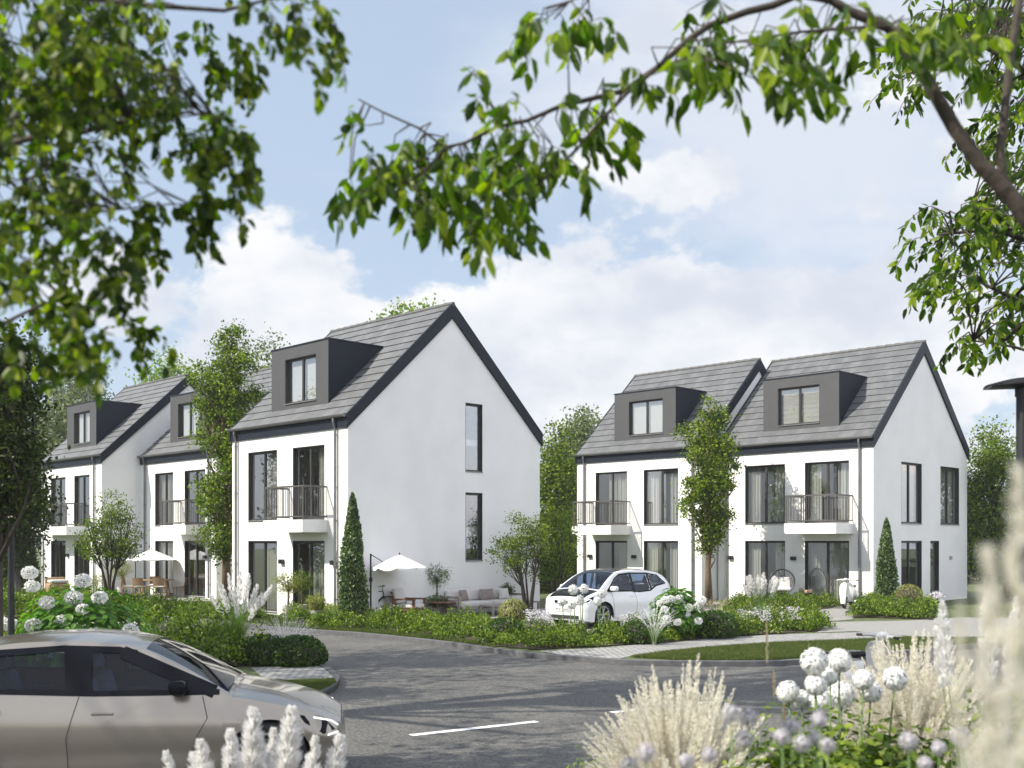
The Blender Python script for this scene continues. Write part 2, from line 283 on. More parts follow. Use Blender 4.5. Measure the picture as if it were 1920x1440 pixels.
class MB:
    """collects shapes into one mesh"""
    def __init__(s): s.v = []; s.f = []
    def add(s, vs, fs):
        k = len(s.v); s.v += [tuple(v) for v in vs]; s.f += [tuple(i + k for i in f) for f in fs]; return s
    def quad(s, a, b, c, d): return s.add((a, b, c, d), ((0, 1, 2, 3),))
    def box(s, x0, x1, y0, y1, z0, z1, M=None):
        vs = [(x, y, z) for z in (z0, z1) for y in (y0, y1) for x in (x0, x1)]
        if M is not None: vs = [M @ Vector(v) for v in vs]
        return s.add(vs, ((0, 2, 3, 1), (4, 5, 7, 6), (0, 1, 5, 4), (2, 6, 7, 3), (0, 4, 6, 2), (1, 3, 7, 5)))
    def rbox(s, x0, x1, y0, y1, z0, z1, r=0.03, M=None):
        """soft cushion-like box: chamfered on all edges"""
        bm = bmesh.new(); bmesh.ops.create_cube(bm, size=1)
        for v in bm.verts: v.co = Vector(((x0 + x1) / 2 + v.co.x * (x1 - x0), (y0 + y1) / 2 + v.co.y * (y1 - y0), (z0 + z1) / 2 + v.co.z * (z1 - z0)))
        bmesh.ops.bevel(bm, geom=bm.edges[:], offset=r, segments=3, profile=0.5, affect='EDGES')
        bm.verts.index_update()
        vs = [M @ v.co if M is not None else v.co.copy() for v in bm.verts]
        s.add(vs, [tuple(v.index for v in f.verts) for f in bm.faces]); bm.free(); return s
    def tube(s, pts, r, seg=8, cap=True):
        pts = [Vector(p) for p in pts]; n = len(pts); rs = r if isinstance(r, (list, tuple)) else [r] * n
        vs = []; up = None
        for i, p in enumerate(pts):
            d = (pts[min(i + 1, n - 1)] - pts[max(i - 1, 0)])
            if d.length < 1e-9: d = Vector((0, 0, 1))
            d.normalize()
            a = up if up is not None else (Vector((0, 0, 1)) if abs(d.z) < 0.9 else Vector((1, 0, 0)))
            x = a.cross(d)
            if x.length < 1e-6: x = Vector((1, 0, 0)).cross(d)
            x.normalize(); y = d.cross(x); up = y
            for k in range(seg):
                t = 2 * math.pi * k / seg; vs.append(p + (x * math.cos(t) + y * math.sin(t)) * rs[i])
        fs = [(i * seg + k, i * seg + (k + 1) % seg, (i + 1) * seg + (k + 1) % seg, (i + 1) * seg + k) for i in range(n - 1) for k in range(seg)]
        if cap: fs += [tuple(reversed(range(seg))), tuple((n - 1) * seg + k for k in range(seg))]
        return s.add(vs, fs)
    def lathe(s, prof, seg=24, M=None):
        """prof: (radius, z) pairs turned round the z axis"""
        vs = [Vector((r * math.cos(2 * math.pi * k / seg), r * math.sin(2 * math.pi * k / seg), z)) for r, z in prof for k in range(seg)]
        if M is not None: vs = [M @ v for v in vs]
        fs = [(i * seg + k, i * seg + (k + 1) % seg, (i + 1) * seg + (k + 1) % seg, (i + 1) * seg + k) for i in range(len(prof) - 1) for k in range(seg)]
        return s.add(vs, fs)
    def prism(s, poly, z0, z1):
        n = len(poly); vs = [(x, y, z0) for x, y in poly] + [(x, y, z1) for x, y in poly]
        return s.add(vs, [tuple(reversed(range(n))), tuple(range(n, 2 * n))] + [(i, (i + 1) % n, n + (i + 1) % n, n + i) for i in range(n)])
    def build(s, name, mat, parent=None, smooth=False):
        return raw(name, s.v, s.f, mat, parent, smooth)
def struct(o): o['kind'] = 'structure'; return o
def fast_mesh(name, V, nper, faces, mat, parent=None):
    """V (n,k,3): n copies of a small k-vertex piece, faces: index lists within one piece (all the same length)"""
    n, k, _ = V.shape; F = np.array(faces, np.int32); q, m_ = F.shape
    idx = (F[None] + (np.arange(n, dtype=np.int32) * k)[:, None, None]).reshape(-1)
    me = bpy.data.meshes.new(name); me.vertices.add(n * k); me.vertices.foreach_set('co', V.astype(np.float32).reshape(-1))
    me.loops.add(len(idx)); me.loops.foreach_set('vertex_index', idx); nf = n * q
    me.polygons.add(nf); me.polygons.foreach_set('loop_start', np.arange(0, nf * m_, m_, dtype=np.int32))
    try: me.polygons.foreach_set('loop_total', np.full(nf, m_, np.int32))
    except Exception: pass
    me.materials.append(MATS[mat]); me.update(calc_edges=True)
    return link(bpy.data.objects.new(name, me), parent)
def unit(v): return v / np.maximum(np.linalg.norm(v, axis=-1, keepdims=True), 1e-9)
def frames(rng, n, up=0.8, along=None, droop=0.0):
    """a: leaf length direction, b: leaf width direction; normals lean upwards"""
    nrm = unit(rng.normal(size=(n, 3)) + np.array([0, 0, up]))
    a = rng.normal(size=(n, 3)) if along is None else along + rng.normal(size=(n, 3)) * 0.5
    a = a + np.array([0, 0, -droop])
    a = unit(a - (a * nrm).sum(1, keepdims=True) * nrm) if droop == 0 else unit(a)
    b = unit(np.cross(nrm, a)); return a, b, nrm
def leaves(name, P, size, mat, parent=None, seed=1, aspect=0.55, up=0.8, along=None, droop=0.0, shape='rhomb', jitter=0.3):
    rng = np.random.default_rng(seed); n = len(P)
    a, b, nr = frames(rng, n, up, along, droop)
    s = (size * (1 + jitter * rng.uniform(-1, 1, n)))[:, None]
    A = a * s; B = b * s * aspect
    if shape == 'rhomb':
        V = np.stack([P - A * 0.5, P + B * 0.5 + A * 0.05, P + A * 0.5, P - B * 0.5 + A * 0.05], 1)
        return fast_mesh(name, V, 4, [(0, 1, 2, 3)], mat, parent)
    N_ = nr * s
    V = np.stack([P, P + A * 0.3 + B * 0.46 + N_ * 0.08, P + A * 0.68 + B * 0.38 + N_ * 0.05, P + A * 1.02 - N_ * 0.08, P + A * 0.68 - B * 0.38 + N_ * 0.05, P + A * 0.3 - B * 0.46 + N_ * 0.08], 1)
    return fast_mesh(name, V, 6, [(0, 1, 2, 3), (0, 3, 4, 5)], mat, parent)
def in_poly(poly, n, rng):
    P = np.array(poly); lo, hi = P.min(0), P.max(0); out = []
    x2 = np.roll(P, -1, 0)
    while sum(len(o) for o in out) < n:
        q = rng.uniform(lo, hi, (n * 2, 2)); inside = np.zeros(len(q), bool)
        for (ax, ay), (bx, by) in zip(P, x2):
            c = ((ay > q[:, 1]) != (by > q[:, 1]))
            with np.errstate(divide='ignore', invalid='ignore'):
                xx = (bx - ax) * (q[:, 1] - ay) / (by - ay) + ax
            inside ^= c & (q[:, 0] < xx)
        out.append(q[inside])
    return np.concatenate(out)[:n]
def area(poly):
    return abs(sum(a[0] * b[1] - b[0] * a[1] for a, b in zip(poly, poly[1:] + poly[:1]))) / 2

# ------------------------------------------------------------------ ground
GS = -0.11
o = raw('ground', [(-300, -60, GS), (300, -60, GS), (300, 500, GS), (-300, 500, GS)], [(0, 1, 2, 3)], 'lawn_soil'); struct(o)
R = lambda a, b: G(a, b, 0.0)
# kerb line on the house side, left to right
KERB = [(-30.0, 52.0), (-15.5, 38.5), (-9.3, 32.0), R(590, 1182), R(680, 1188), R(760, 1196), R(850, 1206), R(930, 1217), R(1000, 1226), R(1060, 1231), R(1120, 1235), R(1180, 1239),
        R(1287, 1241), R(1432, 1241), R(1495, 1238), R(1620, 1229), R(1757, 1215), (15.5, 27.8), (24.0, 33.0), (60.0, 52.0)]
ISLE = [(-60, 77), (-20.0, 37.0), (-10, 27), (-6.2, 23.2), (-4.5, 21.4), R(605, 1248), R(622, 1256), R(636, 1269), R(632, 1282), R(618, 1292), R(597, 1302), R(560, 1311), (-6.2, 15.6), (-12.0, 14.6), (-60, 13.0)]
def smooth_line(pts, n=6, closed=False):
    """Catmull-Rom through the surveyed points"""
    out = []; m_ = len(pts)
    for i in range(m_ - 1):
        p0, p1, p2, p3 = (Vector((*pts[max(i - 1, 0)], 0)), Vector((*pts[i], 0)), Vector((*pts[i + 1], 0)), Vector((*pts[min(i + 2, m_ - 1)], 0)))
        for k in range(n):
            t = k / n
            q = 0.5 * ((2 * p1) + (p2 - p0) * t + (2 * p0 - 5 * p1 + 4 * p2 - p3) * t * t + (3 * p1 - p0 - 3 * p2 + p3) * t ** 3)
            out.append((q.x, q.y))
    out.append(tuple(pts[-1])); return out
KERB_S = smooth_line(KERB); ISLE_S = smooth_line(ISLE, 5)
def offset_line(line, d):
    out = []
    for i, p in enumerate(line):
        a = line[max(i - 1, 0)]; b = line[min(i + 1, len(line) - 1)]
        t = Vector((b[0] - a[0], b[1] - a[1])); t.normalize(); out.append((p[0] - t.y * d, p[1] + t.x * d))
    return out
# lawn slabs one kerb step above the asphalt (0.1 thick)
lawn = MB().prism(KERB_S + [(260, 260), (260, 480), (-260, 480), (-260, 200)], GS - 0.05, 0.0).build('lawn', 'lawn_soil'); struct(lawn)
isle = MB().prism(ISLE_S, GS - 0.05, 0.0).build('lawn_strip', 'lawn_soil'); struct(isle)
road = raw('road', [(-60, -10, ROADZ), (60, -10, ROADZ), (90, 60, ROADZ), (-60, 70, ROADZ)], [(0, 1, 2, 3)], 'asphalt'); struct(road)
def kerb(line, name='kerb', w_=0.11, top=0.035):
    b = MB(); n0 = len(line); A = line; Bq = offset_line(line, -w_)
    for i in range(n0 - 1):
        b.add([(A[i][0], A[i][1], -0.2), (A[i + 1][0], A[i + 1][1], -0.2), (Bq[i + 1][0], Bq[i + 1][1], -0.2), (Bq[i][0], Bq[i][1], -0.2),
               (A[i][0], A[i][1], top), (A[i + 1][0], A[i + 1][1], top), (Bq[i + 1][0], Bq[i + 1][1], top - 0.012), (Bq[i][0], Bq[i][1], top - 0.012)],
              [(4, 5, 6, 7), (3, 2, 6, 7)[::-1], (0, 1, 5, 4)])
    return struct(b.build(name, 'kerb_stone'))
kerb(KERB_S); kerb(ISLE_S)
def dash(p, q, w_=0.13):
    p = Vector((*p, 0)); q = Vector((*q, 0)); t = (q - p).normalized(); s_ = Vector((-t.y, t.x, 0)) * w_ / 2; z = ROADZ + 0.004
    o = raw('road_marking', [(*(p + s_).xy, z), (*(p - s_).xy, z), (*(q - s_).xy, z), (*(q + s_).xy, z)], [(0, 1, 2, 3)], 'paint_white'); struct(o)
d1 = Vector((*G(770, 1379, ROADZ), 0)); d2 = Vector((*G(1007, 1353, ROADZ), 0)); d3 = Vector((*G(1146, 1336, ROADZ), 0))
step = d3 - d1; 
for k in range(-1, 2): dash((d1 + step * k).xy, (d2 + step * k).xy)
# cobbled path, pale drive, pavers (sheets 4 mm apart)
def sheet(name, pts, z, mat):
    me = bpy.data.meshes.new(name); bm = bmesh.new(); vs = [bm.verts.new((x, y, z)) for x, y in pts]; f = bm.faces.new(vs); f.normal_update()
    if f.normal.z < 0: f.normal_flip()
    bmesh.ops.triangulate(bm, faces=bm.faces[:]); bm.to_mesh(me); bm.free(); me.materials.append(MATS[mat]); return struct(link(bpy.data.objects.new(name, me)))
path_far = [R(1010, 1221), R(1120, 1215), R(1171, 1211), R(1328, 1198), R(1453, 1190), R(1600, 1186), R(1680, 1186)]
path_near = [R(1695, 1195), R(1620, 1198), R(1453, 1204.6), R(1328, 1213), R(1240, 1222), R(1182, 1230), R(1160, 1236.5)]
kpart = [R(1120, 1233.5), R(1060, 1229.5)]
sheet('cobbled_path', path_far + path_near + kpart, 0.006, 'cobble')
sheet('driveway', [R(1549, 1167), R(1700, 1164), R(1800, 1158), R(1990, 1160), R(1990, 1193), R(1760, 1196), R(1690, 1192), R(1600, 1184), R(1530, 1187), R(1543, 1180)], 0.010, 'gravel_pale')
sheet('paved_path', [R(1500, 1146), R(1560, 1141), R(1620, 1136), R(1640, 1150), R(1598, 1157), R(1600, 1162), R(1552, 1166), R(1530, 1156)], 0.014, 'paver')
sheet('parking_bay', [R(965, 1172), R(1010, 1190), R(1300, 1182), R(1500, 1150), R(1420, 1138), R(1150, 1140), R(1000, 1160)], 0.004, 'paver')
sheet('terrace', [(-4.1, 32.1), (-2.6, 31.0), (3.4, 37.0), (1.7, 38.6)], 0.008, 'paver')
sheet('terrace', [(-16.2, 47.3), (-17.9, 45.9), (-13.0, 41.2), (-11.5, 42.8)], 0.008, 'paver')
sheet('terrace', [(7.9, 41.8), (7.1, 40.6), (11.9, 36.4), (13.0, 38.2)], 0.007, 'paver')
sheet('cobbled_strip', [R(470, 1252), R(560, 1250), R(598, 1248), R(620, 1257), R(631, 1268), R(628, 1273), R(590, 1275), R(545, 1277), R(500, 1277)], 0.006, 'cobble')

# ------------------------------------------------------------------ houses
HW, HD = 6.65, 8.36                       # width of a house, depth
ZE, ZR, PITCH = 6.26, 10.18, 0.938        # roof edge, ridge, slope
RT = math.sqrt(2)
def wall_plane(width, topf, openings, breaks=()):
    """quads (s0,z..) of an upright wall with rectangular openings; topf(s) gives its top"""
    xs = sorted(set([0.0, width] + [v for o in openings for v in o[:2]] + list(breaks))); out = []
    for a, b in zip(xs, xs[1:]):
        cuts = sorted([(o[2], o[3]) for o in openings if o[0] < (a + b) / 2 < o[1]]); z = 0.0
        for lo, hi in cuts:
            if lo > z + 1e-6: out.append(((a, z), (b, z), (b, lo), (a, lo)))
            z = hi
        out.append(((a, z), (b, z), (b, topf(b)), (a, topf(a))))
    return out
def window(par, s0, s1, z0, z1, M, mull=(0.5,), curtain='none', seed=0, depth=0.085, sill=True, name='window'):
    """M maps (s, out, z) -> house coordinates; out < 0 is inside the wall"""
    fb = 0.055; b = MB(); q = lambda *a: b.box(*a, M=M)
    y0, y1 = -depth - 0.07, -depth
    q(s0, s1, y0, y1, z1 - fb * 1.5, z1); q(s0, s1, y0, y1, z0, z0 + fb); q(s0, s0 + fb, y0, y1, z0 + fb, z1 - fb * 1.5); q(s1 - fb, s1, y0, y1, z0 + fb, z1 - fb * 1.5)
    edges = [s0 + fb] + [s0 + (s1 - s0) * m_ for m_ in mull] + [s1 - fb]
    for m_ in mull: c = s0 + (s1 - s0) * m_; q(c - 0.038, c + 0.038, y0 - 0.004, y1 + 0.004, z0 + fb, z1 - fb * 1.5)
    for a_ in (s0 + 0.0015, s1 - 0.0215): q(a_, a_ + 0.02, y1 + 0.001, -0.004, z0 + 0.0015, z1 - 0.0015)
    q(s0 + 0.022, s1 - 0.022, y1 + 0.001, -0.004, z1 - 0.0215, z1 - 0.0015)
    w_ = b.build(name, 'frame_dark', par)
    b = MB()
    for i in range(len(edges) - 1): b.quad(*[M @ Vector(v) for v in ((edges[i], y0 + 0.035, z0 + fb), (edges[i + 1], y0 + 0.035, z0 + fb), (edges[i + 1], y0 + 0.035, z1 - fb * 1.5), (edges[i], y0 + 0.035, z1 - fb * 1.5))])
    b.build('pane', 'glass', w_)
    if sill:
        MB().box(s0 - 0.0, s1 + 0.0, -depth + 0.003, 0.035, z0 - 0.03, z0 - 0.003, M=M).build('sill', 'sill_metal', w_)
    if curtain != 'none':
        rg = random.Random(seed); spans = {'full': [(0.03, 0.97)], 'right': [(0.6, 0.97)], 'left': [(0.03, 0.42)], 'both': [(0.03, 0.3), (0.66, 0.97)], 'most': [(0.3, 0.97)]}[curtain]
        b = MB()
        for a, c in spans:
            n_ = int((c - a) * (s1 - s0) / 0.022) + 2; ph = rg.random() * 6; fr_ = rg.uniform(38, 52); pv = None
            for i in range(n_ + 1):
                s = s0 + (s1 - s0) * (a + (c - a) * i / n_); y = y0 - 0.16 + 0.035 * math.sin(s * fr_ + ph) + 0.02 * math.sin(s * 17 + ph * 2)
                cur = (M @ Vector((s, y, z0 + 0.03)), M @ Vector((s + 0.01 * math.sin(s * 9), y * 1.0, z1 + 0.02)))
                if pv: b.quad(pv[0], cur[0], cur[1], pv[1])
                pv = cur
        b.build('curtain', 'curtain', w_, smooth=True)
    return w_
def house(Sf, corner_px, wins, dorm, balc, gable=(), label='', pipes=(), lamps=(), rowgroup='', bal_d=0.93, curt=('full',) * 4, plate=None, left_gable=True):
    r0 = (corner_px - 960) / 2005; cy = Sf / (1 + r0); cx = cy * r0
    H = root('terraced_house', (cx, cy, 0), rad(-45), label, 'house', rowgroup)
    def fx(px, S_=Sf): r = (px - 960) / 2005; Y = S_ / (1 + r); X = r * Y; return (X - Y - (cx - cy)) / RT
    FM = Matrix(((1, 0, 0, 0), (0, -1, 0, 0), (0, 0, 1, 0), (0, 0, 0, 1)))              # facade: s = x, out = -y
    GM = Matrix(((0, 1, 0, 0), (1, 0, 0, 0), (0, 0, 1, 0), (0, 0, 0, 1)))               # right gable: s = y, out = +x
    # --- walls
    fo = []
    for a, b_ in wins: fo += [(HW + fx(a), HW + fx(b_), 0.08, 2.4), (HW + fx(a), HW + fx(b_), 3.08, 5.37)]
    go = list(gable); gtop = lambda s: 5.86 + PITCH * (HD / 2 - abs(s - HD / 2)) - 0.02
    b = MB(); rv = 0.25
    for q in wall_plane(HW, lambda s: 6.15, fo): b.add([(x - HW, 0, z) for x, z in q], ((0, 1, 2, 3),))
    for q in wall_plane(HD, gtop, go, (HD / 2,)): b.add([(0, y, z) for y, z in q], ((0, 1, 2, 3),))
    for q in wall_plane(HD, gtop, [], (HD / 2,)): b.add([(-HW, y, z) for y, z in q], ((3, 2, 1, 0),))
    for q in wall_plane(HW, lambda s: 6.15, []): b.add([(x - HW, HD, z) for x, z in q], ((3, 2, 1, 0),))
    def reveal(M, s0, s1, z0, z1):
        P = lambda s, o_, z: M @ Vector((s, o_, z))
        for (a1, a2, c1, c2) in ((s0, s0, z0, z1), (s1, s1, z0, z1), (s0, s1, z0, z0), (s0, s1, z1, z1)):
            b.quad(P(a1, 0, c1), P(a2, 0, c2), P(a2, -rv, c2), P(a1, -rv, c1)) if a1 != a2 else b.quad(P(a1, 0, c1), P(a1, 0, c2), P(a1, -rv, c2), P(a1, -rv, c1))
    for o_ in fo: reveal(Matrix(((1, 0, 0, -HW), (0, -1, 0, 0), (0, 0, 1, 0), (0, 0, 0, 1))), *o_)
    for o_ in go: reveal(GM, *o_)
    b.build('wall', 'render_white', H)
    # --- rooms behind the glass
    b = MB(); e = 0.27
    b.box(-HW + e, -e, 4.6, 4.7, 0, 5.7); b.box(-HW + e, -e, e, HD - e, 2.55, 2.9); b.box(-HW + e, -e, e, HD - e, 5.6, 5.8); b.box(-HW / 2 - 0.06, -HW / 2 + 0.06, e + 0.6, 4.6, 0.03, 2.55)
    b.build('inner_wall', 'inside_wall', H); MB().box(-HW + e, -e, e, HD - e, -0.02, 0.03).build('room_floor', 'inside_floor', H)
    # --- windows
    k = 0
    for a, b_ in wins:
        for z0, z1 in ((0.08, 2.4), (3.08, 5.37)):
            window(H, fx(a), fx(b_), z0, z1, FM, curtain=curt[k % len(curt)], seed=k, name='window' if z0 > 1 else 'terrace_door'); k += 1
    for i, o_ in enumerate(go): window(H, *o_, GM, mull=() if o_[1] - o_[0] < 1 else (0.47,), curtain='full' if o_[1] - o_[0] > 1 and o_[2] > 2 else 'none', seed=9 + i)
    # --- roof: stepped courses of tiles
    nrow = 14; L_ = math.hypot(HD / 2, ZR - ZE); vs, fs, uvs = [], [], []; x0, x1 = -HW - 0.05, 0.05
    sl = Vector((0, HD / 2, ZR - ZE)).normalized(); nn = Vector((0, -sl.z, sl.y))
    for side in (0, 1):
        for i in range(nrow):
            a = -0.06 + (L_ + 0.06) * i / nrow; c = -0.06 + (L_ + 0.06) * (i + 1) / nrow
            p = Vector((0, 0, ZE)) + sl * a; q = Vector((0, 0, ZE)) + sl * c
            pts = [p - nn * 0.03, p + nn * 0.022, q + nn * -0.004, ]
            pts = [v if side == 0 else Vector((0, HD - v.y, v.z)) for v in pts]
            for j in range(2):
                u, w_ = pts[j], pts[j + 1]; kk = len(vs)
                vs += [(x0, u.y, u.z), (x1, u.y, u.z), (x1, w_.y, w_.z), (x0, w_.y, w_.z)]; fs.append((kk, kk + 1, kk + 2, kk + 3) if side == 0 else (kk + 3, kk + 2, kk + 1, kk))
                uu = (i * 0.4 + (0.0 if j == 0 else 0.004), (i + 1) * 0.4 - 0.004 if j else i * 0.4 + 0.004); t4 = ((x0, uu[0]), (x1, uu[0]), (x1, uu[1]), (x0, uu[1]))
                uvs += t4 if side == 0 else t4[::-1]
    rf = raw('roof', vs, fs, 'roof_tile', H); ul = rf.data.uv_layers.new(name='UVMap')
    for i, c in enumerate(uvs): ul.data[i].uv = c
    b = MB(); nr_ = 17
    for i in range(nr_):
        a = x0 + (x1 - x0) * i / nr_; c = x0 + (x1 - x0) * (i + 1) / nr_ + 0.03
        b.tube([(a, HD / 2, ZR - 0.015), (c, HD / 2, ZR - 0.028)], [0.085, 0.072], 10)
    b.build('ridge', 'roof_tile', rf)
    # verge boards on both gables
    prof = [(-0.08, 5.78), (-0.08, ZE - 0.045), (HD / 2, ZR + 0.03), (HD + 0.08, ZE - 0.045), (HD + 0.08, 5.78), (HD / 2, 9.70)]
    for xa, xb in ((0.004, 0.075), (-HW - 0.075, -HW - 0.004)):
        vs = [(x, y, z) for x in (xa, xb) for y, z in prof]
        raw('verge_board', vs, [(0, 1, 2, 5)[::-1], (5, 2, 3, 4)[::-1], (6, 7, 8, 11), (11, 8, 9, 10)] + [(i, (i + 1) % 6, 6 + (i + 1) % 6, 6 + i) for i in range(6)], 'anthracite', H)
    for yy, sg in ((0, 1), (HD, -1)):
        MB().box(-HW - 0.003, 0.003, min(yy - 0.06 * sg, yy - 0.004 * sg), max(yy - 0.06 * sg, yy - 0.004 * sg), 5.82, 6.17).build('fascia', 'anthracite', H)
        b = MB(); gy = yy - 0.14 * sg; seg = 9; pr = [(gy + 0.075 * math.cos(t), 6.2 + 0.085 * math.sin(t)) for t in [math.pi + math.pi * k / seg for k in range(seg + 1)]]
        vs = [(x, y, z) for x in (-HW - 0.02, 0.02) for y, z in pr]; m_ = seg + 1
        b.add(vs, [(k, k + 1, m_ + k + 1, m_ + k) for k in range(seg)] + [tuple(range(m_)), tuple(range(2 * m_ - 1, m_ - 1, -1))])
        b.tube([(-HW - 0.02, pr[0][0], 6.2), (0.02, pr[0][0], 6.2)], 0.009, 6); b.tube([(-HW - 0.02, pr[-1][0], 6.2), (0.02, pr[-1][0], 6.2)], 0.009, 6)
        for k in range(8): x = -HW + 0.4 + k * 0.85; b.box(x, x + 0.02, min(gy, yy), max(gy, yy), 6.13, 6.145)
        b.build('gutter', 'zinc', H)
    for px in pipes:
        x = fx(px); b = MB().tube([(x, -0.14, 6.12), (x, -0.14, 6.02), (x, -0.075, 5.8), (x, -0.075, 0.05)], 0.042, 10)
        for z in (5.6, 4.0, 3.0, 1.6, 0.6): b.lathe([(0.05, z), (0.05, z + 0.03)], 10, Matrix.Translation((x, -0.075, 0))); b.box(x - 0.01, x + 0.01, -0.07, 0.0, z, z + 0.03)
        b.build('downpipe', 'zinc', H)
    # --- dormer
    if dorm:
        Sd = Sf + 0.5 * RT; dx0, dx1, wx0, wx1 = [(((q - 960) / 2005 * Sd / (1 + (q - 960) / 2005)) - Sd / (1 + (q - 960) / 2005) - (cx - cy)) / RT for q in dorm]
        yb = 0.5; zt = 8.76; zb = ZE + PITCH * yb - 0.06; yr = (zt - ZE) / PITCH
        b = MB()
        for q in wall_plane(dx1 - dx0, lambda s: zt - zb, [(wx0 - dx0, wx1 - dx0, 6.92 - zb, 8.39 - zb)]): b.add([(x + dx0, yb, z + zb) for x, z in q], ((0, 1, 2, 3),))
        DM = Matrix(((1, 0, 0, 0), (0, -1, 0, yb), (0, 0, 1, 0), (0, 0, 0, 1)))
        P = lambda s, o_, z: DM @ Vector((s, o_, z)); rv2 = 0.16
        b.quad(P(wx0, 0, 6.92), P(wx0, 0, 8.39), P(wx0, -rv2, 8.39), P(wx0, -rv2, 6.92)); b.quad(P(wx1, 0, 8.39), P(wx1, 0, 6.92), P(wx1, -rv2, 6.92), P(wx1, -rv2, 8.39))
        b.quad(P(wx0, 0, 8.39), P(wx1, 0, 8.39), P(wx1, -rv2, 8.39), P(wx0, -rv2, 8.39)); b.quad(P(wx1, 0, 6.92), P(wx0, 0, 6.92), P(wx0, -rv2, 6.92), P(wx1, -rv2, 6.92))
        D = b.build('dormer', 'dormer_panel', H)
        for x in (dx0, dx1):
            b = MB(); s_ = -1 if x == dx0 else 1; xa, xb = sorted((x - s_ * 0.03, x + s_ * 0.006))
            pr = [(yb + 0.003, zb), (yb + 0.003, zt - 0.004), (yr + 0.05, zt - 0.004), (yb + 0.02, zb)]
            b.add([(xx, y, z) for xx in (xa, xb) for y, z in pr], ((3, 2, 1, 0), (4, 5, 6, 7), (0, 1, 5, 4), (1, 2, 6, 5), (2, 3, 7, 6), (3, 0, 4, 7)))
            xo = x + s_ * 0.009; b.add([(xo, yb + 0.003, zt - 0.43), (xo, yb + 0.003, zt - 0.42), (xo, yr - 0.42 / PITCH, zt - 0.42), (xo, yr - 0.43 / PITCH, zt - 0.43)], ((0, 1, 2, 3),))
            b.build('dormer_cheek', 'anthracite', D)
        MB().box(dx0 - 0.03, dx1 + 0.03, yb - 0.02, yr + 0.15, zt - 0.0, zt + 0.045).build('dormer_roof', 'anthracite', D)
        window(D, wx0, wx1, 6.92, 8.39, DM, depth=0.1, curtain='none')
        b = MB().box(dx0 + 0.1, dx1 - 0.1, yb + 0.22, yb + 0.26, 6.6, 8.7); b.build('inner_wall', 'inside_wall', D)
    # --- balcony
    if balc:
        a, c = fx(balc[0]), fx(balc[1]); d = bal_d
        B = MB().box(a, c, -d, -0.0, 2.66, 3.04).build('balcony', 'balcony_white', H)
        b = MB(); i_ = 0.05; zt_ = 4.06
        for z in (3.14, zt_):
            h = 0.02 if z < 4 else 0.028
            b.box(a + i_, c - i_, -d + i_ - 0.015, -d + i_ + 0.015, z - h, z + h); b.box(a + i_ - 0.015, a + i_ + 0.015, -d + i_ + 0.016, 0, z - h, z + h); b.box(c - i_ - 0.015, c - i_ + 0.015, -d + i_ + 0.016, 0, z - h, z + h)
        n_ = int((c - a) / 0.105)
        for k in range(n_ + 1): x = a + i_ + (c - a - 2 * i_) * k / n_; b.box(x - 0.008, x + 0.008, -d + i_ - 0.008, -d + i_ + 0.008, 3.15, zt_ - 0.02)
        n_ = int(d / 0.105)
        for k in range(1, n_ + 1):
            y = -d + i_ + (d - i_) * k / (n_ + 0.3)
            for x in (a + i_, c - i_): b.box(x - 0.008, x + 0.008, y - 0.008, y + 0.008, 3.15, zt_ - 0.02)
        for x in (a + i_, c - i_): b.box(x - 0.02, x + 0.02, -d + i_ - 0.02, -d + i_ + 0.02, 3.04, zt_ + 0.03)
        b.build('railing', 'rail_metal', B)
    for px in lamps:
        x = fx(px); b = MB().box(x - 0.10, x + 0.10, -0.11, 0.0, 1.66, 1.80).box(x - 0.05, x + 0.05, -0.13, -0.11, 1.69, 1.77); b.build('wall_lamp', 'lamp_black', H)
    if plate: MB().box(0.0, 0.03, plate - 0.12, plate + 0.12, 1.64, 1.78).build('house_plate', 'plate_grey', H)
    return H
GL = 'left row of terraced houses'; GR = 'right pair of terraced houses'
hA = house(27.18, 652.4, [(465.4, 519.5), (549, 608.5)], (509.4, 615.6, 534.4, 592.7), (541, 615), [(4.78, 5.56, 1.75, 4.01), (4.78, 5.56, 4.72, 6.99)],
           'tall white gabled house in the centre with the big blank side wall facing right', (445.7, 632), (530, 627), GL, curt=('most', 'most', 'most', 'right'))
hM = house(33.0, 495, [(330, 380), (400, 455)], None, None, (), 'white house set back and mostly hidden behind the tall centre house', (), (), GL)
hE = house(31.5, 405.6, [(290.7, 325), (346, 385)], (319.4, 388.5, 333.6, 372), (339, 386.7), (), 'white house behind the left poplar and the garden dining table', (274, 394), (386.7,), GL, curt=('full', 'full', 'none', 'none'))
hF = house(28.93, 190.7, [(95.6, 123), (139.2, 168)], (125.9, 180.4, 138.4, 168.4), (98, 163), (), 'leftmost white gabled house with a shaded side wall', (84, 179), (128, 175.4), GL, curt=('none', 'right', 'right', 'none'))
hD = house(50.37, 1316, [(1116.7, 1175.8), (1207, 1271.7)], (1152.3, 1266.9, 1178.8, 1242.9), (1110, 1183), (), 'white house behind the parked white hatchback and the right poplar', (1097, 1300), (1107, 1189.8), GR, 1.33, curt=('right', 'most', 'both', 'both'))
hC = house(51.8, 1637.4, [(1397, 1472), (1509, 1592)], (1431.7, 1573.3, 1458.3, 1536.9), (1504.7, 1601), [(2.25, 4.03, 0.08, 2.4), (2.25, 4.03, 3.07, 5.39), (5.74, 7.55, 3.07, 5.39), (4.79, 5.61, 0.1, 2.4)],
           'rightmost white gabled house with four windows in its side wall', (1363.5, 1613), (1371, 1488.8), GR, 1.33, curt=('both', 'both', 'full', 'both'), plate=6.7)

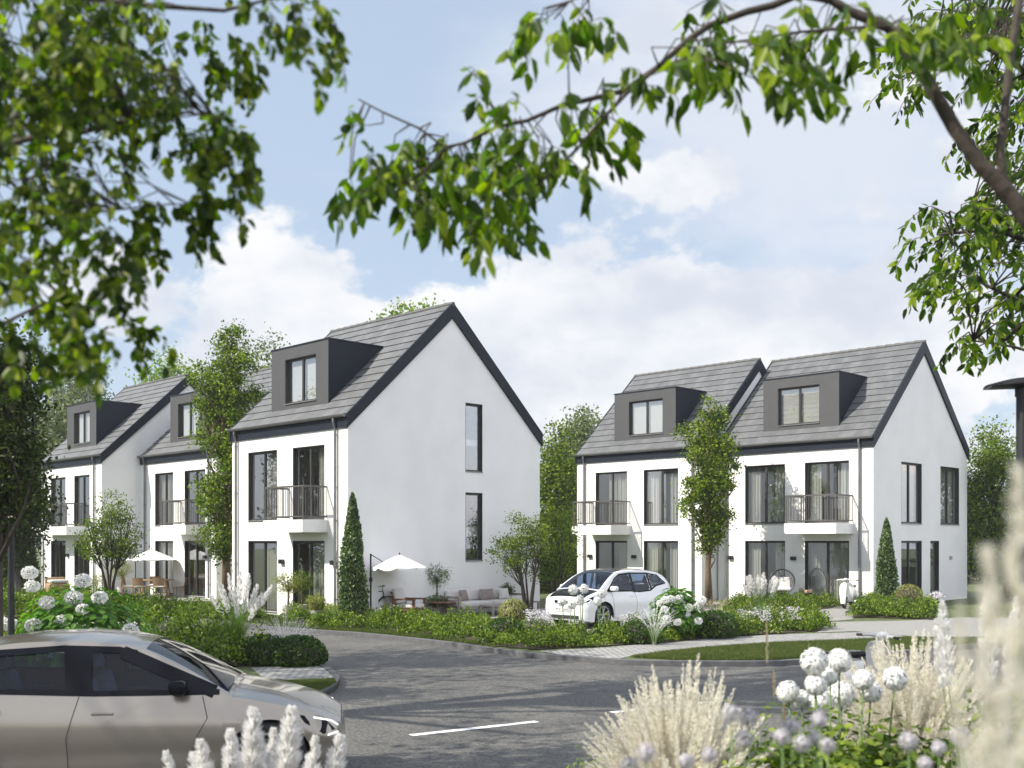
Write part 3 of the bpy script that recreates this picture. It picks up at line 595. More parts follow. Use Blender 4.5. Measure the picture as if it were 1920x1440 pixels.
# ------------------------------------------------------------------ trees and shrubs
def ell_points(rng, ells, n, shell=0.55):
    """points spread through a crown built of ellipsoids (cx, cy, cz, rx, ry, rz), denser towards its surface"""
    vol = np.array([e[3] * e[4] * e[5] for e in ells]) ** 0.8; k = rng.choice(len(ells), n, p=vol / vol.sum())
    d = unit(rng.normal(size=(n, 3))); r = rng.uniform(shell ** 3, 1, n) ** (1 / 3)
    E = np.array(ells)[k]; return E[:, :3] + d * r[:, None] * E[:, 3:]
def limbs(b, starts, targets, r0, rng, seg=6, bow=0.12):
    for t in targets:
        z = t[2]; s = starts[min(range(len(starts)), key=lambda i: abs(starts[i][2] - (z * 0.62)) + 0.2 * math.hypot(starts[i][0] - t[0], starts[i][1] - t[1]))]
        s = Vector(s); t = Vector(t); m = (s + t) / 2 + Vector((rng.normal(), rng.normal(), 0.6)) * bow * (t - s).length
        b.tube([s, s.lerp(m, 0.6), m, t.lerp(m, 0.4), t], [r0 * 1.0, r0 * 0.75, r0 * 0.55, r0 * 0.35, r0 * 0.15], seg)
def tree(name, label, loc, ells, nclump, per, leaf, mat, trunk, bark='bark_brown', r0=0.12, clump=0.35, seed=1, cat='tree', group=None, shell=0.5, up=0.7, shape='rhomb', nlimb=24, aspect=0.6, limb_r=None, flat=0.7, droop=0.0, rz=0.0):
    """trunk: list of stems, each a list of (x, y, z) from the foot up; crown = leaf clumps"""
    rng = np.random.default_rng(seed); T = root(name, (loc[0], loc[1], loc[2] if len(loc) > 2 else 0), rz, label, cat, group)
    Cc = ell_points(rng, ells, nclump, shell); sizes = clump * rng.uniform(0.5, 1.35, nclump)
    idx = np.repeat(np.arange(nclump), np.maximum(3, (per * (sizes / clump) ** 2).astype(int)))
    off = rng.normal(size=(len(idx), 3)) * 0.5; off[:, 2] *= flat
    P = Cc[idx] + off * sizes[idx][:, None]
    P = P[P[:, 2] > 0.02]
    leaves('crown', P, leaf, mat, T, seed, up=up, shape=shape, aspect=aspect, droop=droop)
    b = MB(); starts = []
    for st in trunk:
        n_ = len(st); rr = [r0 * (1 - 0.8 * i / max(1, n_ - 1)) for i in range(n_)]; rr[0] *= 1.25
        b.tube(st, rr, 9); starts += st[1:]
        for i in range(1, n_ - 1): starts.append(tuple((Vector(st[i]) + Vector(st[i + 1])) / 2))
    pick = Cc[rng.permutation(nclump)[:nlimb]]
    limbs(b, starts, [tuple(p) for p in pick], limb_r or r0 * 0.35, rng)
    b.build('trunk', bark, T, smooth=True); return T
def copy_tree(o, parent=None):
    c = o.copy(); C.objects.link(c); c.parent = parent
    for ch in o.children: copy_tree(ch, c)
    return c
def stem(h, n=6, wob=0.05, seed=0, lean=(0, 0), z0=0.0):
    rg = random.Random(seed); return [(lean[0] * (i / n) + (rg.uniform(-wob, wob) if i else 0), lean[1] * (i / n) + (rg.uniform(-wob, wob) if i else 0), z0 + (h - z0) * i / n) for i in range(n + 1)]

# two upright poplars
def poplar_ells(h, r, z0, seed):
    rg = random.Random(seed); out = []
    for i in range(15):
        t = i / 14; z = z0 + (h - z0) * t; rr = r * (math.sin(math.pi * min(1, 0.13 + 0.80 * t)) ** 0.75) * rg.uniform(0.75, 1.12) * (0.8 if t < 0.15 else 1)
        a = rg.uniform(0, 6.28); o_ = r * rg.uniform(0.0, 0.35)
        out.append((math.cos(a) * o_, math.sin(a) * o_, z, rr * 0.75, rr * 0.75, (h - z0) / 15 * 1.05))
    return out
tree('poplar', 'slender upright poplar in front of the right pair of houses', (PX(1329, 40.3), 40.3), poplar_ells(7.65, 1.3, 2.1, 3), 300, 74, 0.11, 'leaf_poplar', [stem(7.4, seed=3)], r0=0.13, clump=0.31, seed=11, group='upright poplars between the houses', nlimb=46, shell=0.3)
tree('poplar', 'tall upright poplar just left of the tall centre house', (PX(426, 40.2), 40.2), poplar_ells(10.25, 1.75, 2.0, 5), 430, 80, 0.115, 'leaf_poplar', [stem(10.0, seed=4)], r0=0.17, clump=0.39, seed=12, group='upright poplars between the houses', nlimb=60, shell=0.3)
# clipped cones
def cone_shrub(label, x, y, h, r, n, mat='leaf_conifer', leaf=0.085, seed=1):
    rng = np.random.default_rng(seed); T = root('conifer', (x, y, 0), 0, label, 'conifer', 'clipped conifer cones by the house corners')
    t = rng.uniform(0, 1, n) ** 1.25; ph = rng.uniform(0, 2 * math.pi, n); wob = 1 + 0.10 * np.sin(ph * 3 + t * 9) + rng.normal(0, 0.05, n)
    prof = r * (1 - t) ** 0.62 * (1 - 0.22 * (1 - t) ** 6) * wob * rng.uniform(0.72, 1.04, n)
    P = np.stack([prof * np.cos(ph), prof * np.sin(ph), 0.08 + t * (h - 0.08) + rng.normal(0, 0.03, n)], 1)
    al = np.stack([np.cos(ph) * 0.7, np.sin(ph) * 0.7, np.full(n, 0.9)], 1)
    leaves('foliage', P, leaf, mat, T, seed, aspect=0.6, up=0.2, along=al)
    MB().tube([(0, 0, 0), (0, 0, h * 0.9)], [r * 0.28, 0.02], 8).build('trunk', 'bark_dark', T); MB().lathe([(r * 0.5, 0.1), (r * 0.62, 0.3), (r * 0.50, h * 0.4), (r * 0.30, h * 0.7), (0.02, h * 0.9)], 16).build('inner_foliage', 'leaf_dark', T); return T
cone_shrub('tall clipped conifer cone at the corner of the tall centre house', PX(661, 31.0), 31.0, 3.75, 0.50, 9500, seed=21)
cone_shrub('clipped conifer cone at the corner of the rightmost house', PX(1662, 37.2), 37.2, 3.15, 0.46, 7500, seed=22)
cone_shrub('small dark conifer cone beside the leftmost house', PX(60, 45.5), 45.5, 2.05, 0.42, 2600, 'leaf_dark', seed=23)
# box balls
def ball(label, x, y, r, z, seed, mat='leaf_box', n=2600, leaf=0.05, name='box_ball', squash=1.0):
    rng = np.random.default_rng(seed); T = root(name, (x, y, 0), 0, label, 'shrub', None)
    d = unit(rng.normal(size=(n, 3))); P = d * (r * rng.uniform(0.86, 1.03, n))[:, None]; P[:, 2] = P[:, 2] * squash + z; P = P[P[:, 2] > 0.02]
    leaves('foliage', P, leaf, mat, T, seed, up=0.2, along=d[:len(P)] * 0.8)
    MB().tube([(0, 0, 0), (0, 0, z)], [0.05, 0.03], 8).lathe([(r * 0.3, z - r * 0.8 * squash), (r * 0.82, z - 0.2 * r), (r * 0.82, z + r * 0.25), (r * 0.45, z + r * 0.72 * squash), (0.01, z + r * 0.82 * squash)], 16).build('stem', 'bark_dark', T); return T
ball('round yellow green box ball in the kerbside bed left of the white car', PX(963, 27.6), 27.6, 0.41, 0.52, 31)
ball('round yellow green box ball by the side wall of the rightmost house', PX(1704, 35.8), 35.8, 0.50, 0.45, 32)
# multi-stem shrubs
def multistem(h, n, spread, seed):
    rg = random.Random(seed); out = []
    for i in range(n):
        a = 2 * math.pi * i / n + rg.uniform(-.4, .4); out.append([(0.10 * math.cos(a), 0.10 * math.sin(a), 0), (0.16 * math.cos(a), 0.16 * math.sin(a), h * .2), (spread * .35 * math.cos(a + .2), spread * .35 * math.sin(a + .2), h * .45), (spread * .6 * math.cos(a), spread * .6 * math.sin(a), h * .66), (spread * .8 * math.cos(a), spread * .8 * math.sin(a), h * .88)])
    return out
tree('serviceberry', 'loose multi stem tree right of the garden sofa', (PX(990, 33.9), 33.9), [(-0.7, 0, 2.05, 0.75, 0.6, 0.5), (-0.25, 0, 2.6, 0.55, 0.6, 0.8), (0.25, 0, 2.4, 0.5, 0.5, 0.8), (-0.4, 0, 1.6, 0.5, 0.5, 0.3)], 170, 34, 0.07, 'leaf_poplar', multistem(2.9, 5, 0.8, 2), bark='bark_dark', r0=0.045, clump=0.22, seed=41, nlimb=70, shell=0.2, limb_r=0.014)
tree('serviceberry', 'dense dark green multi stem tree between the two house rows', (PX(1040, 36.2), 36.2), [(0, 0, 2.2, 0.8, 0.7, 1.15), (0.15, 0, 3.0, 0.55, 0.5, 0.6), (-0.2, 0, 1.5, 0.7, 0.6, 0.6)], 150, 46, 0.075, 'leaf_poplar', multistem(3.0, 5, 0.8, 3), bark='bark_dark', r0=0.05, clump=0.28, seed=42, nlimb=40, shell=0.2, limb_r=0.014)
tree('serviceberry', 'loose multi stem tree in front of the left houses beside the dining table', (PX(205, 40.5), 40.5), [(0.1, 0, 2.6, 1.15, 1.0, 0.9), (0.2, 0, 3.5, 0.65, 0.6, 0.75), (-0.55, 0, 2.2, 0.75, 0.7, 0.5), (0.5, 0, 2.0, 0.7, 0.6, 0.4)], 250, 30, 0.085, 'leaf_poplar', multistem(3.9, 6, 1.15, 4), bark='bark_dark', r0=0.06, clump=0.28, seed=43, nlimb=90, shell=0.15, limb_r=0.016)
# trees beside and behind the houses
def broad(name, label, px, Y, ytop, zbot, rx, mat, seed, nclump=260, per=42, leaf=0.16, clump=0.7, group=None, lobes=6, ry=None, shell=0.45, bark='bark_grey'):
    rg = random.Random(seed); h = PZ(ytop, Y); ry = ry or rx; zc = (h + zbot) / 2; rz_ = (h - zbot) / 2
    E = [(0, 0, zc - rz_ * 0.1, rx * 0.72, ry * 0.72, rz_ * 0.86), (rx * 0.05, 0, h - rz_ * 0.34, rx * 0.38, ry * 0.4, rz_ * 0.33)]
    for i in range(lobes):
        a = 6.28 * i / lobes + rg.uniform(-.5, .5); q = rg.uniform(0.45, 0.66); E.append((rx * q * math.cos(a), ry * q * math.sin(a), zc + rz_ * rg.uniform(-0.6, 0.5), rx * rg.uniform(.32, .5), ry * rg.uniform(.32, .5), rz_ * rg.uniform(.25, .42)))
    return tree(name, label, (PX(px, Y), Y), E, nclump, per, leaf, mat, [stem(h * 0.86, wob=0.12, seed=seed)], bark=bark, r0=max(0.12, h * 0.018), clump=clump, seed=seed, nlimb=34, shell=shell, group=group)
BG = 'trees standing behind the houses'
broad('broadleaf_tree', 'dark leafy young tree around the lamp post at the left edge', 0, 15.6, 596, 2.35, 0.78, 'leaf_dark', 51, 300, 46, 0.075, 0.26, bark='bark_dark')
broad('broadleaf_tree', 'big dark tree at the left edge behind the lamp post', -15, 36.0, 640, 0.6, 1.75, 'leaf_dark', 63, 330, 50, 0.15, 0.6)
broad('broadleaf_tree', 'low dark tree overlapping the balcony of the leftmost house', 28, 33.5, 838, 0.9, 1.15, 'leaf_dark', 52, 240, 44, 0.12, 0.45)
broad('broadleaf_tree', 'grey green tree behind the dormer of the leftmost house', 132, 60, 652, 1.5, 3.1, 'leaf_grey', 53, 420, 46, 0.2, 0.85, BG)
broad('broadleaf_tree', 'lime green tree rising behind the ridge of the leftmost house', 318, 64, 660, 4, 3.0, 'leaf_lime', 54, 380, 60, 0.22, 0.9, BG)
broad('broadleaf_tree', 'pale thin tree top left of the centre dormer', 500, 60, 622, 4, 2.0, 'leaf_grey', 55, 260, 44, 0.18, 0.7, BG)
broad('broadleaf_tree', 'light yellow green tree top above the roof of the tall centre house', 770, 58, 538, 5, 3.3, 'leaf_lime', 56, 420, 60, 0.22, 0.8, BG)
broad('broadleaf_tree', 'tall grey green tree in the gap between the two house rows', 1092, 60, 752, 2, 1.8, 'leaf_grey', 57, 260, 44, 0.2, 0.75, BG)
broad('broadleaf_tree', 'darker green tree just right of the blank side wall', 1040, 54, 782, 1.0, 1.6, 'leaf_poplar', 58, 240, 46, 0.17, 0.65, BG)
broad('broadleaf_tree', 'bushy green tree at the rear corner of the rightmost house', 1858, 45.3, 792, 1.0, 1.6, 'leaf_poplar', 59, 300, 50, 0.13, 0.5)
broad('broadleaf_tree', 'wide grey green tree at the far right edge', 1960, 60, 850, 1.0, 3.0, 'leaf_grey', 60, 260, 46, 0.2, 0.9, BG)
broad('broadleaf_tree', 'dark tree far left behind the hedge', 40, 62, 700, 1.0, 3.0, 'leaf_dark', 61, 260, 46, 0.2, 0.9, BG)
# a belt of bushes and trees closes the view far behind the gardens
far = broad('broadleaf_tree', 'low rounded tree in the far belt, the one between the two house rows', 1062, 70, 950, 0.2, 4.2, 'leaf_dark', 62, 300, 40, 0.25, 1.1, 'low trees of the far belt behind the gardens')
far.location = (3.5, 70, 0)
for k, (x, y, s, lb) in enumerate([(33, 70, 1.15, 'low rounded tree in the far belt at the right edge'), (-36, 66, 1.3, 'low rounded tree in the far belt at the left edge'), (26, 62, 0.9, 'low rounded tree behind the rightmost house')]):
    c = copy_tree(far); c.location = (x, y, 0); c.scale = (s, s, s); c.rotation_euler = (0, 0, 1.3 * k + 0.7); c['label'] = lb
# hedges
def hedge(label, pts, w_, h, mat, seed, dens=900, leaf=0.07, cat='hedge', group=None):
    rng = np.random.default_rng(seed); T = root('hedge', (0, 0, 0), 0, label, cat, group); Ps = []; b = MB()
    for (ax, ay), (bx, by) in zip(pts, pts[1:]):
        L_ = math.hypot(bx - ax, by - ay); n = int(L_ * (w_ + 2 * h) * dens); t = rng.uniform(0, 1, n); dx, dy = (bx - ax) / L_, (by - ay) / L_
        u = rng.uniform(-1, 1, n); zz = rng.uniform(0.02, 1, n); onside = rng.random(n) < (2 * h) / (2 * h + w_)
        off = np.where(onside, np.sign(u) * w_ / 2, u * w_ / 2); z = np.where(onside, zz * h, h) + rng.normal(0, 0.04, n) + 0.05 * np.sin(t * L_ * 3)
        off = off + rng.normal(0, 0.04, n)
        Ps.append(np.stack([ax + t * (bx - ax) - dy * off, ay + t * (by - ay) + dx * off, np.maximum(z, 0.02)], 1))
        nx, ny = -dy * (w_ / 2 - 0.18), dx * (w_ / 2 - 0.18); ax, ay, bx, by = ax + dx * 0.3, ay + dy * 0.3, bx - dx * 0.3, by - dy * 0.3
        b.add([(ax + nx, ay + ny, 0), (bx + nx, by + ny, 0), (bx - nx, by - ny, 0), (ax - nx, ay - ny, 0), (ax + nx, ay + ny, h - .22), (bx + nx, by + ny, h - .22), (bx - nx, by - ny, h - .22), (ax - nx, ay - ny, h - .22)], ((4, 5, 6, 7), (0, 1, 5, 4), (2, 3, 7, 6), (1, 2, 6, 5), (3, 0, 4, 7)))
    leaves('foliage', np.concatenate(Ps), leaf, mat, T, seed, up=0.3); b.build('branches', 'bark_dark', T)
hedge('clipped dark hedge at the left edge behind the lamp post', [(-13.5, 26.0), (-10.3, 24.0)], 0.8, 1.05, 'leaf_bed', 71)
hedge('green hedge beside the rear corner of the rightmost house', [(19.6, 43.2), (26, 37.5)], 0.8, 1.5, 'leaf_bed', 72, 500)
hedge('tall hedge closing the gap between the two house rows', [(-1.5, 47.5), (9.0, 56)], 1.0, 2.2, 'leaf_bed', 73, 350, 0.1)
hedge('tall dark hedge left of the leftmost house', [(-36, 44), (-23.6, 52.5)], 1.0, 2.4, 'leaf_dark', 74, 350, 0.1)

# ------------------------------------------------------------------ planted beds: low leafy ground cover
def bed(label, poly, h, mat, seed, mounds=9, per=120, leaf=0.065, r=0.3, soil=True, name='ground_cover', hvar=0.35, top=None):
    rng = np.random.default_rng(seed); A = area(poly); n = max(4, int(A * mounds)); c = in_poly(poly, n, rng)
    hh = h * (1 + hvar * rng.uniform(-1, 1, n)); rr = r * rng.uniform(0.7, 1.3, n)
    k = np.repeat(np.arange(n), per); m_ = len(k)
    q = rng.uniform(0, 1, m_) ** 0.5; a = rng.uniform(0, 2 * math.pi, m_)
    x = c[k, 0] + rr[k] * q * np.cos(a); y = c[k, 1] + rr[k] * q * np.sin(a); z = hh[k] * (1 - 0.75 * q ** 2) * rng.uniform(0.35, 1.05, m_) + rng.exponential(0.02, m_)
    al = np.stack([np.cos(a) * q, np.sin(a) * q, np.full(m_, 0.9)], 1)
    o = leaves(name, np.stack([x, y, z], 1), leaf, mat, None, seed, up=0.5, along=al, aspect=0.5)
    tag(o, label, 'ground cover', None, 'stuff')
    if soil: sheet('bed_soil', poly, 0.018 + 0.0007 * (seed % 10), 'soil')
    return o
R1 = [R(575, 1176), R(680, 1182), R(760, 1189), R(850, 1199), R(925, 1211), R(960, 1190), R(900, 1172), R(820, 1166), R(700, 1160), R(600, 1157), R(540, 1160)]
bed('bright green ground cover along the kerb in front of the garden furniture', R1, 0.36, 'leaf_bed', 81, 7, 190, 0.08, hvar=0.6, r=0.27)
R2 = [R(925, 1212), R(1000, 1219), R(1120, 1213), R(1240, 1206), R(1400, 1192), R(1540, 1184), R(1520, 1170), R(1430, 1172), R(1300, 1184), R(1150, 1190), R(1010, 1194), R(960, 1190)]
bed('dark green ground cover between the white car and the cobbled path', R2, 0.36, 'leaf_bed', 82, 8, 200, 0.072, hvar=0.6, r=0.27)
R2b = [R(1290, 1180), R(1430, 1170), R(1520, 1168), R(1545, 1180), R(1420, 1188), R(1290, 1198)]
bed('taller mixed shrubs in the bed right of the white car', R2b, 0.50, 'leaf_bed', 88, 8, 180, 0.08, soil=False)
R3 = [R(1360, 1146), R(1500, 1147), R(1555, 1142), R(1570, 1136), R(1480, 1132), R(1360, 1135)]
bed('low green shrubs in front of the egg chair terrace', R3, 0.42, 'leaf_bed', 83, 8, 160, 0.085, hvar=0.5)
R4 = [R(1600, 1158), R(1680, 1160), R(1755, 1163), R(1750, 1146), R(1690, 1136), R(1620, 1138), R(1598, 1148)]
bed('low green shrubs around the conifer of the rightmost house', R4, 0.48, 'leaf_bed', 84, 10, 170, 0.085)
R5 = [(-4.55, 20.95), (-6.2, 22.7), (-10, 26.3), (-14, 30.0), (-17, 30), (-15, 24), (-9.0, 20.2), (-5.4, 20.15)]
bed('dark mixed ground cover on the street corner behind the silver car', R5, 0.60, 'leaf_bed', 85, 7, 170, 0.085)
R6 = [(-12.9, 37.6), (-20, 44.6), (-21, 43.5), (-14, 36.5)]
bed('low green shrubs on the lawn in front of the dining table', R6, 0.5, 'leaf_bed', 86, 6, 120, 0.1)
R7 = [(-9.8, 33.4), (-13.5, 37), (-12.6, 38), (-9.6, 35.2), (-7.2, 32.8), (-7.6, 31.6)]
bed('bushy green shrubs in front of the centre house door', R7, 0.42, 'leaf_bed', 87, 8, 140, 0.085)
R8 = [(-5.6, 22.0), (-7.6, 24.0), (-10, 26.4), (-16, 32.3), (-17, 31.0), (-10.6, 25.2), (-7.6, 22.8), (-6.0, 21.3)]
bed('tall yellow green shrubs along the back edge of the street corner', R8, 0.98, 'leaf_bed', 89, 9, 300, 0.085, soil=False, hvar=0.4, r=0.36)
# grass blades
def grass(label, poly, n, h, seed, mat='grass', wd=0.006, z=0.0):
    rng = np.random.default_rng(seed); p = in_poly(poly, n, rng); a = rng.uniform(0, 6.28, n); ln = rng.normal(0, 0.35, (n, 2)); hh = h * rng.uniform(0.5, 1.2, n)
    b0 = np.stack([p[:, 0], p[:, 1], np.full(n, z)], 1); s = np.stack([np.cos(a), np.sin(a), np.zeros(n)], 1) * wd
    tip = b0 + np.stack([ln[:, 0] * hh, ln[:, 1] * hh, hh], 1)
    V = np.stack([b0 - s, b0 + s, tip], 1); o = fast_mesh('grass', V, 3, [(0, 1, 2)], mat); tag(o, label, 'grass', None, 'stuff'); return o
W1 = [R(1182, 1233), R(1240, 1224), R(1328, 1215), R(1453, 1206.6), R(1620, 1200), R(1695, 1197), R(1760, 1198), R(1990, 1196), R(1990, 1203), R(1757, 1213.5), R(1620, 1227), R(1495, 1236), R(1432, 1239), R(1287, 1239)]
grass('shaded grass wedge between the cobbled path and the kerb', W1, 90000, 0.07, 91, wd=0.007)
grass('sunlit grass at the street corner beside the kerb', [R(500, 1279), R(545, 1279), R(590, 1277), R(625, 1276), R(630, 1283), R(616, 1291), R(597, 1300), R(560, 1309), R(450, 1330), R(400, 1290)], 50000, 0.06, 92)
grass('narrow grass verge along the kerb below the bright ground cover', [R(500, 1176), R(590, 1180.5), R(760, 1194), R(930, 1215), R(930, 1209), R(760, 1187), R(590, 1174), R(500, 1170)], 30000, 0.07, 93, wd=0.01)
grass('sunlit lawn in front of the left houses', [(-7, 30.6), (-14, 38.2), (-19, 43.2), (-15.5, 44.5), (-12, 40.5), (-9.5, 37.2), (-6.5, 32)], 50000, 0.08, 94, wd=0.014)

# ------------------------------------------------------------------ vehicles
def interp(tab, x):
    xs = [t[0] for t in tab]; return float(np.interp(x, xs[::-1] if xs[0] > xs[-1] else xs, [t[1] for t in (tab[::-1] if xs[0] > xs[-1] else tab)]))
def smoothtab(tab, x):
    return (interp(tab, x - 0.09) + interp(tab, x) * 2 + interp(tab, x + 0.09)) / 4
def ring(b, R, r, seg=28, s2=10, M=None):
    vs = []; 
    for i in range(seg):
        a = 2 * math.pi * i / seg
        for k in range(s2):
            t = 2 * math.pi * k / s2; vs.append(Vector(((R + r * math.cos(t)) * math.cos(a), r * math.sin(t), (R + r * math.cos(t)) * math.sin(a))))
    if M is not None: vs = [M @ v for v in vs]
    b.add(vs, [(i * s2 + k, i * s2 + (k + 1) % s2, ((i + 1) % seg) * s2 + (k + 1) % s2, ((i + 1) % seg) * s2 + k) for i in range(seg) for k in range(s2)])
def wheel(par, x, y, z, R, w_, spokes=5, out=-1, twist=0.0, rim='rim_metal'):
    """wheel standing in the xz plane; out = -1 or 1: which way its face looks along y"""
    prof = [(R * 0.70, -w_ / 2 + 0.01), (R * 0.92, -w_ / 2), (R * 0.985, -w_ * 0.36), (R, -w_ * 0.2), (R, w_ * 0.2), (R * 0.985, w_ * 0.36), (R * 0.92, w_ / 2), (R * 0.70, w_ / 2 - 0.01)]
    M = Matrix.Translation((x, y, z)) @ Matrix.Rotation(math.pi / 2, 4, 'X')
    T = MB().lathe(prof + [prof[0]], 32, M).build('wheel', 'tyre', par, smooth=True)
    b = MB(); f = out * w_ * 0.42
    ring(b, R * 0.70, R * 0.035, 32, 6, Matrix.Translation((x, y + f, z)))
    for k in range(spokes):
        a = 2 * math.pi * k / spokes
        for da in ((-0.13, 0.13) if spokes < 9 else (0,)):
            p0 = Vector((x + 0.12 * R * math.cos(a), y + f * 0.75, z + 0.12 * R * math.sin(a))); p1 = Vector((x + 0.69 * R * math.cos(a + da * 1.6 + twist), y + f, z + 0.69 * R * math.sin(a + da * 1.6 + twist)))
            b.tube([p0, (p0 + p1) / 2 + Vector((0, f * 0.1, 0)), p1], [0.06 * R, 0.05 * R, 0.06 * R], 5)
    b.lathe([(0.001, 0.0), (0.14 * R, 0.0), (0.16 * R, -0.03)], 16, Matrix.Translation((x, y + f, z)) @ Matrix.Rotation(-out * math.pi / 2, 4, 'X'))
    b.build('rim', rim, T)
    MB().lathe([(0.001, 0), (R * 0.68, 0)], 24, Matrix.Translation((x, y + f * 0.35, z)) @ Matrix.Rotation(math.pi / 2, 4, 'X')).build('brake_cover', 'seam_dark', T)
    return T
def car(cfg, loc, rz, label, cat='car', name='parked_car'):
    Cc = root(name, loc, rz, label, cat); Ln = cfg['L']; Wt, Bt, Ht, Rt, Wr = cfg['W'], cfg['belt'], cfg['hood'], cfg['roof'], cfg['Wr']
    wf, wr_, R = cfg['wheels']; AR = R + cfg.get('gap', 0.05); fl = cfg.get('floor', 0.2)
    def zb(x):
        z = fl + cfg.get('nose_up', 0.05) * max(0, 1 + x / 0.4)
        for c in (wf, wr_):
            d = x - c
            if abs(d) < AR: z = max(z, R * 0.96 + math.sqrt(AR * AR - d * d))
        return z
    f_ = lambda t: 0.955 + 0.045 * math.sin(math.pi * min(1, max(0, (t * 0.92 + 0.02)))) - 0.045 * max(0, t - 0.72) / 0.28
    belt = lambda x: smoothtab(Bt, x); W = lambda x: interp(Wt, x)
    def yside(x, z):
        zt = belt(x)
        if z <= zt: t = (z - fl) / (zt - fl); return W(x) * f_(t) * (1 - 0.012 * math.exp(-((z - fl - 0.28) / 0.07) ** 2))
        rr = smoothtab(Rt, x); t = (z - zt) / max(0.02, rr - zt); yb_ = W(x) * f_(1); return yb_ + (interp(Wr, x) - yb_) * min(1, max(0, t)) ** 1.08
    xs = sorted(set([0, -0.01, -0.025, -0.05, -0.08, -Ln + 0.01, -Ln + 0.03, -Ln + 0.06, -Ln] + [-Ln * i / 150 for i in range(151)] + [c + AR * math.cos(a * math.pi / 26) for c in (wf, wr_) for a in range(27)]), reverse=True)
    # --- lower body
    nz = 16; b = MB(); vs = []; ny = 8; deck = lambda x: x > cfg['ws'] - 0.03 or x < cfg['rs'] + 0.03
    for x in xs:
        row = []; z0 = zb(x); z1 = belt(x)
        for k in range(nz + 1): z = z0 + (z1 - z0) * k / nz; row.append((x, -yside(x, z), z))
        vs.append(row)
    for sgn in (1, -1):
        k0 = len(b.v); pts = [(x, y * sgn, z) for r_ in vs for x, y, z in r_]
        fs = []
        for i in range(len(xs) - 1):
            for k in range(nz):
                q = (i * (nz + 1) + k, (i + 1) * (nz + 1) + k, (i + 1) * (nz + 1) + k + 1, i * (nz + 1) + k + 1); fs.append(q if sgn > 0 else q[::-1])
        b.add(pts, fs)
    def hoodz(x, y):
        zc = smoothtab(Ht, x); yb_ = yside(x, belt(x)); t = abs(y) / max(yb_, 0.01); zt = belt(x); return zt + (zc - zt) * (1 - t ** 2.6)
    for seg in ([x for x in xs if x >= cfg['ws'] - 0.06], [x for x in xs if x <= cfg['rs'] + 0.06]):
        pts = []
        for x in seg:
            yb_ = yside(x, belt(x))
            for k in range(2 * ny + 1): y = yb_ * (k / ny - 1); pts.append((x, y, hoodz(x, y)))
        m_ = 2 * ny + 1; b.add(pts, [(i * m_ + k, (i + 1) * m_ + k, (i + 1) * m_ + k + 1, i * m_ + k + 1)[::-1] for i in range(len(seg) - 1) for k in range(2 * ny)])
    for x in (0, -Ln):       # nose and tail closing faces
        pts = []; z0, m_ = zb(x), 13
        for j in range(7):
            for k in range(m_):
                t = k / (m_ - 1) * 2 - 1; zt = hoodz(x, t * yside(x, belt(x))); z = z0 + (zt - z0) * j / 6; yy = yside(x, z0 + (belt(x) - z0) * j / 6)
                pts.append((x + (0.05 if x == 0 else -0.05) * (1 - t * t) * math.sin(math.pi * min(1, 0.1 + j / 7)), t * yy, z))
        b.add(pts, [(j * m_ + k, j * m_ + k + 1, (j + 1) * m_ + k + 1, (j + 1) * m_ + k) for j in range(6) for k in range(m_ - 1)])
    # --- upper shell, left open where the side windows are
    wins = cfg['windows']
    def inside(poly, x, z):
        c = False
        for (ax, az), (bx, bz) in zip(poly, poly[1:] + poly[:1]):
            if (az > z) != (bz > z) and x < (bx - ax) * (z - az) / (bz - az) + ax: c = not c
        return c
    xu = [x for x in xs if cfg['rs'] <= x <= cfg['ws']]; nu = 18
    for sgn in (1, -1):
        pts = []
        for x in xu:
            z0, z1 = belt(x), smoothtab(Rt, x) - cfg.get('camber', 0.05)
            z1 = max(z1, z0 + 0.001)
            for k in range(nu + 1): z = z0 + (z1 - z0) * k / nu; pts.append((x, -sgn * yside(x, z), z))
        fs = []
        for i in range(len(xu) - 1):
            for k in range(nu):
                q = (i * (nu + 1) + k, (i + 1) * (nu + 1) + k, (i + 1) * (nu + 1) + k + 1, i * (nu + 1) + k + 1)
                cx_ = sum(pts[j][0] for j in q) / 4; cz = sum(pts[j][2] for j in q) / 4
                if any(inside(w_, cx_, cz) for w_ in wins): continue
                fs.append(q if sgn > 0 else q[::-1])
        b.add(pts, fs)
    wsx, wsr = cfg['ws_range']; rgx = cfg['rear_glass']
    def roofpt(x, t):
        z1 = smoothtab(Rt, x); cmb = cfg.get('camber', 0.05); z1e = max(z1 - cmb, belt(x) + 0.001); yb_ = yside(x, z1e); return (x, t * yb_, z1e + min(cmb, max(0, z1 - z1e)) * (1 - abs(t) ** 2.4))
    def roofgrid(bb, x_a, x_b, t_a, t_b, lift=0.0):
        seg = [x_a] + [x for x in xu if x_b < x < x_a] + [x_b]; m_ = 13; pts = []
        for x in seg:
            for k in range(m_): p_ = roofpt(x, t_a + (t_b - t_a) * k / (m_ - 1)); pts.append((p_[0] + lift * 0.3, p_[1], p_[2] + lift))
        bb.add(pts, [(i * m_ + k, (i + 1) * m_ + k, (i + 1) * m_ + k + 1, i * m_ + k + 1)[::-1] for i in range(len(seg) - 1) for k in range(m_ - 1)])
    roofgrid(b, wsr, rgx[0], -1, 1); roofgrid(b, rgx[1], cfg['rs'], -1, 1); roofgrid(b, cfg['ws'], wsx, -1, 1)
    for (xa, xb) in ((wsx, wsr), rgx):
        for ta, tb_ in ((-1, -0.9), (0.9, 1)): roofgrid(b, xa, xb, ta, tb_)
    body = b.build('body', cfg['paint'], Cc, smooth=True)
    g = MB(); roofgrid(g, wsx, wsr, -0.92, 0.92, 0.002); g.build('windscreen', 'car_glass', Cc, smooth=True)
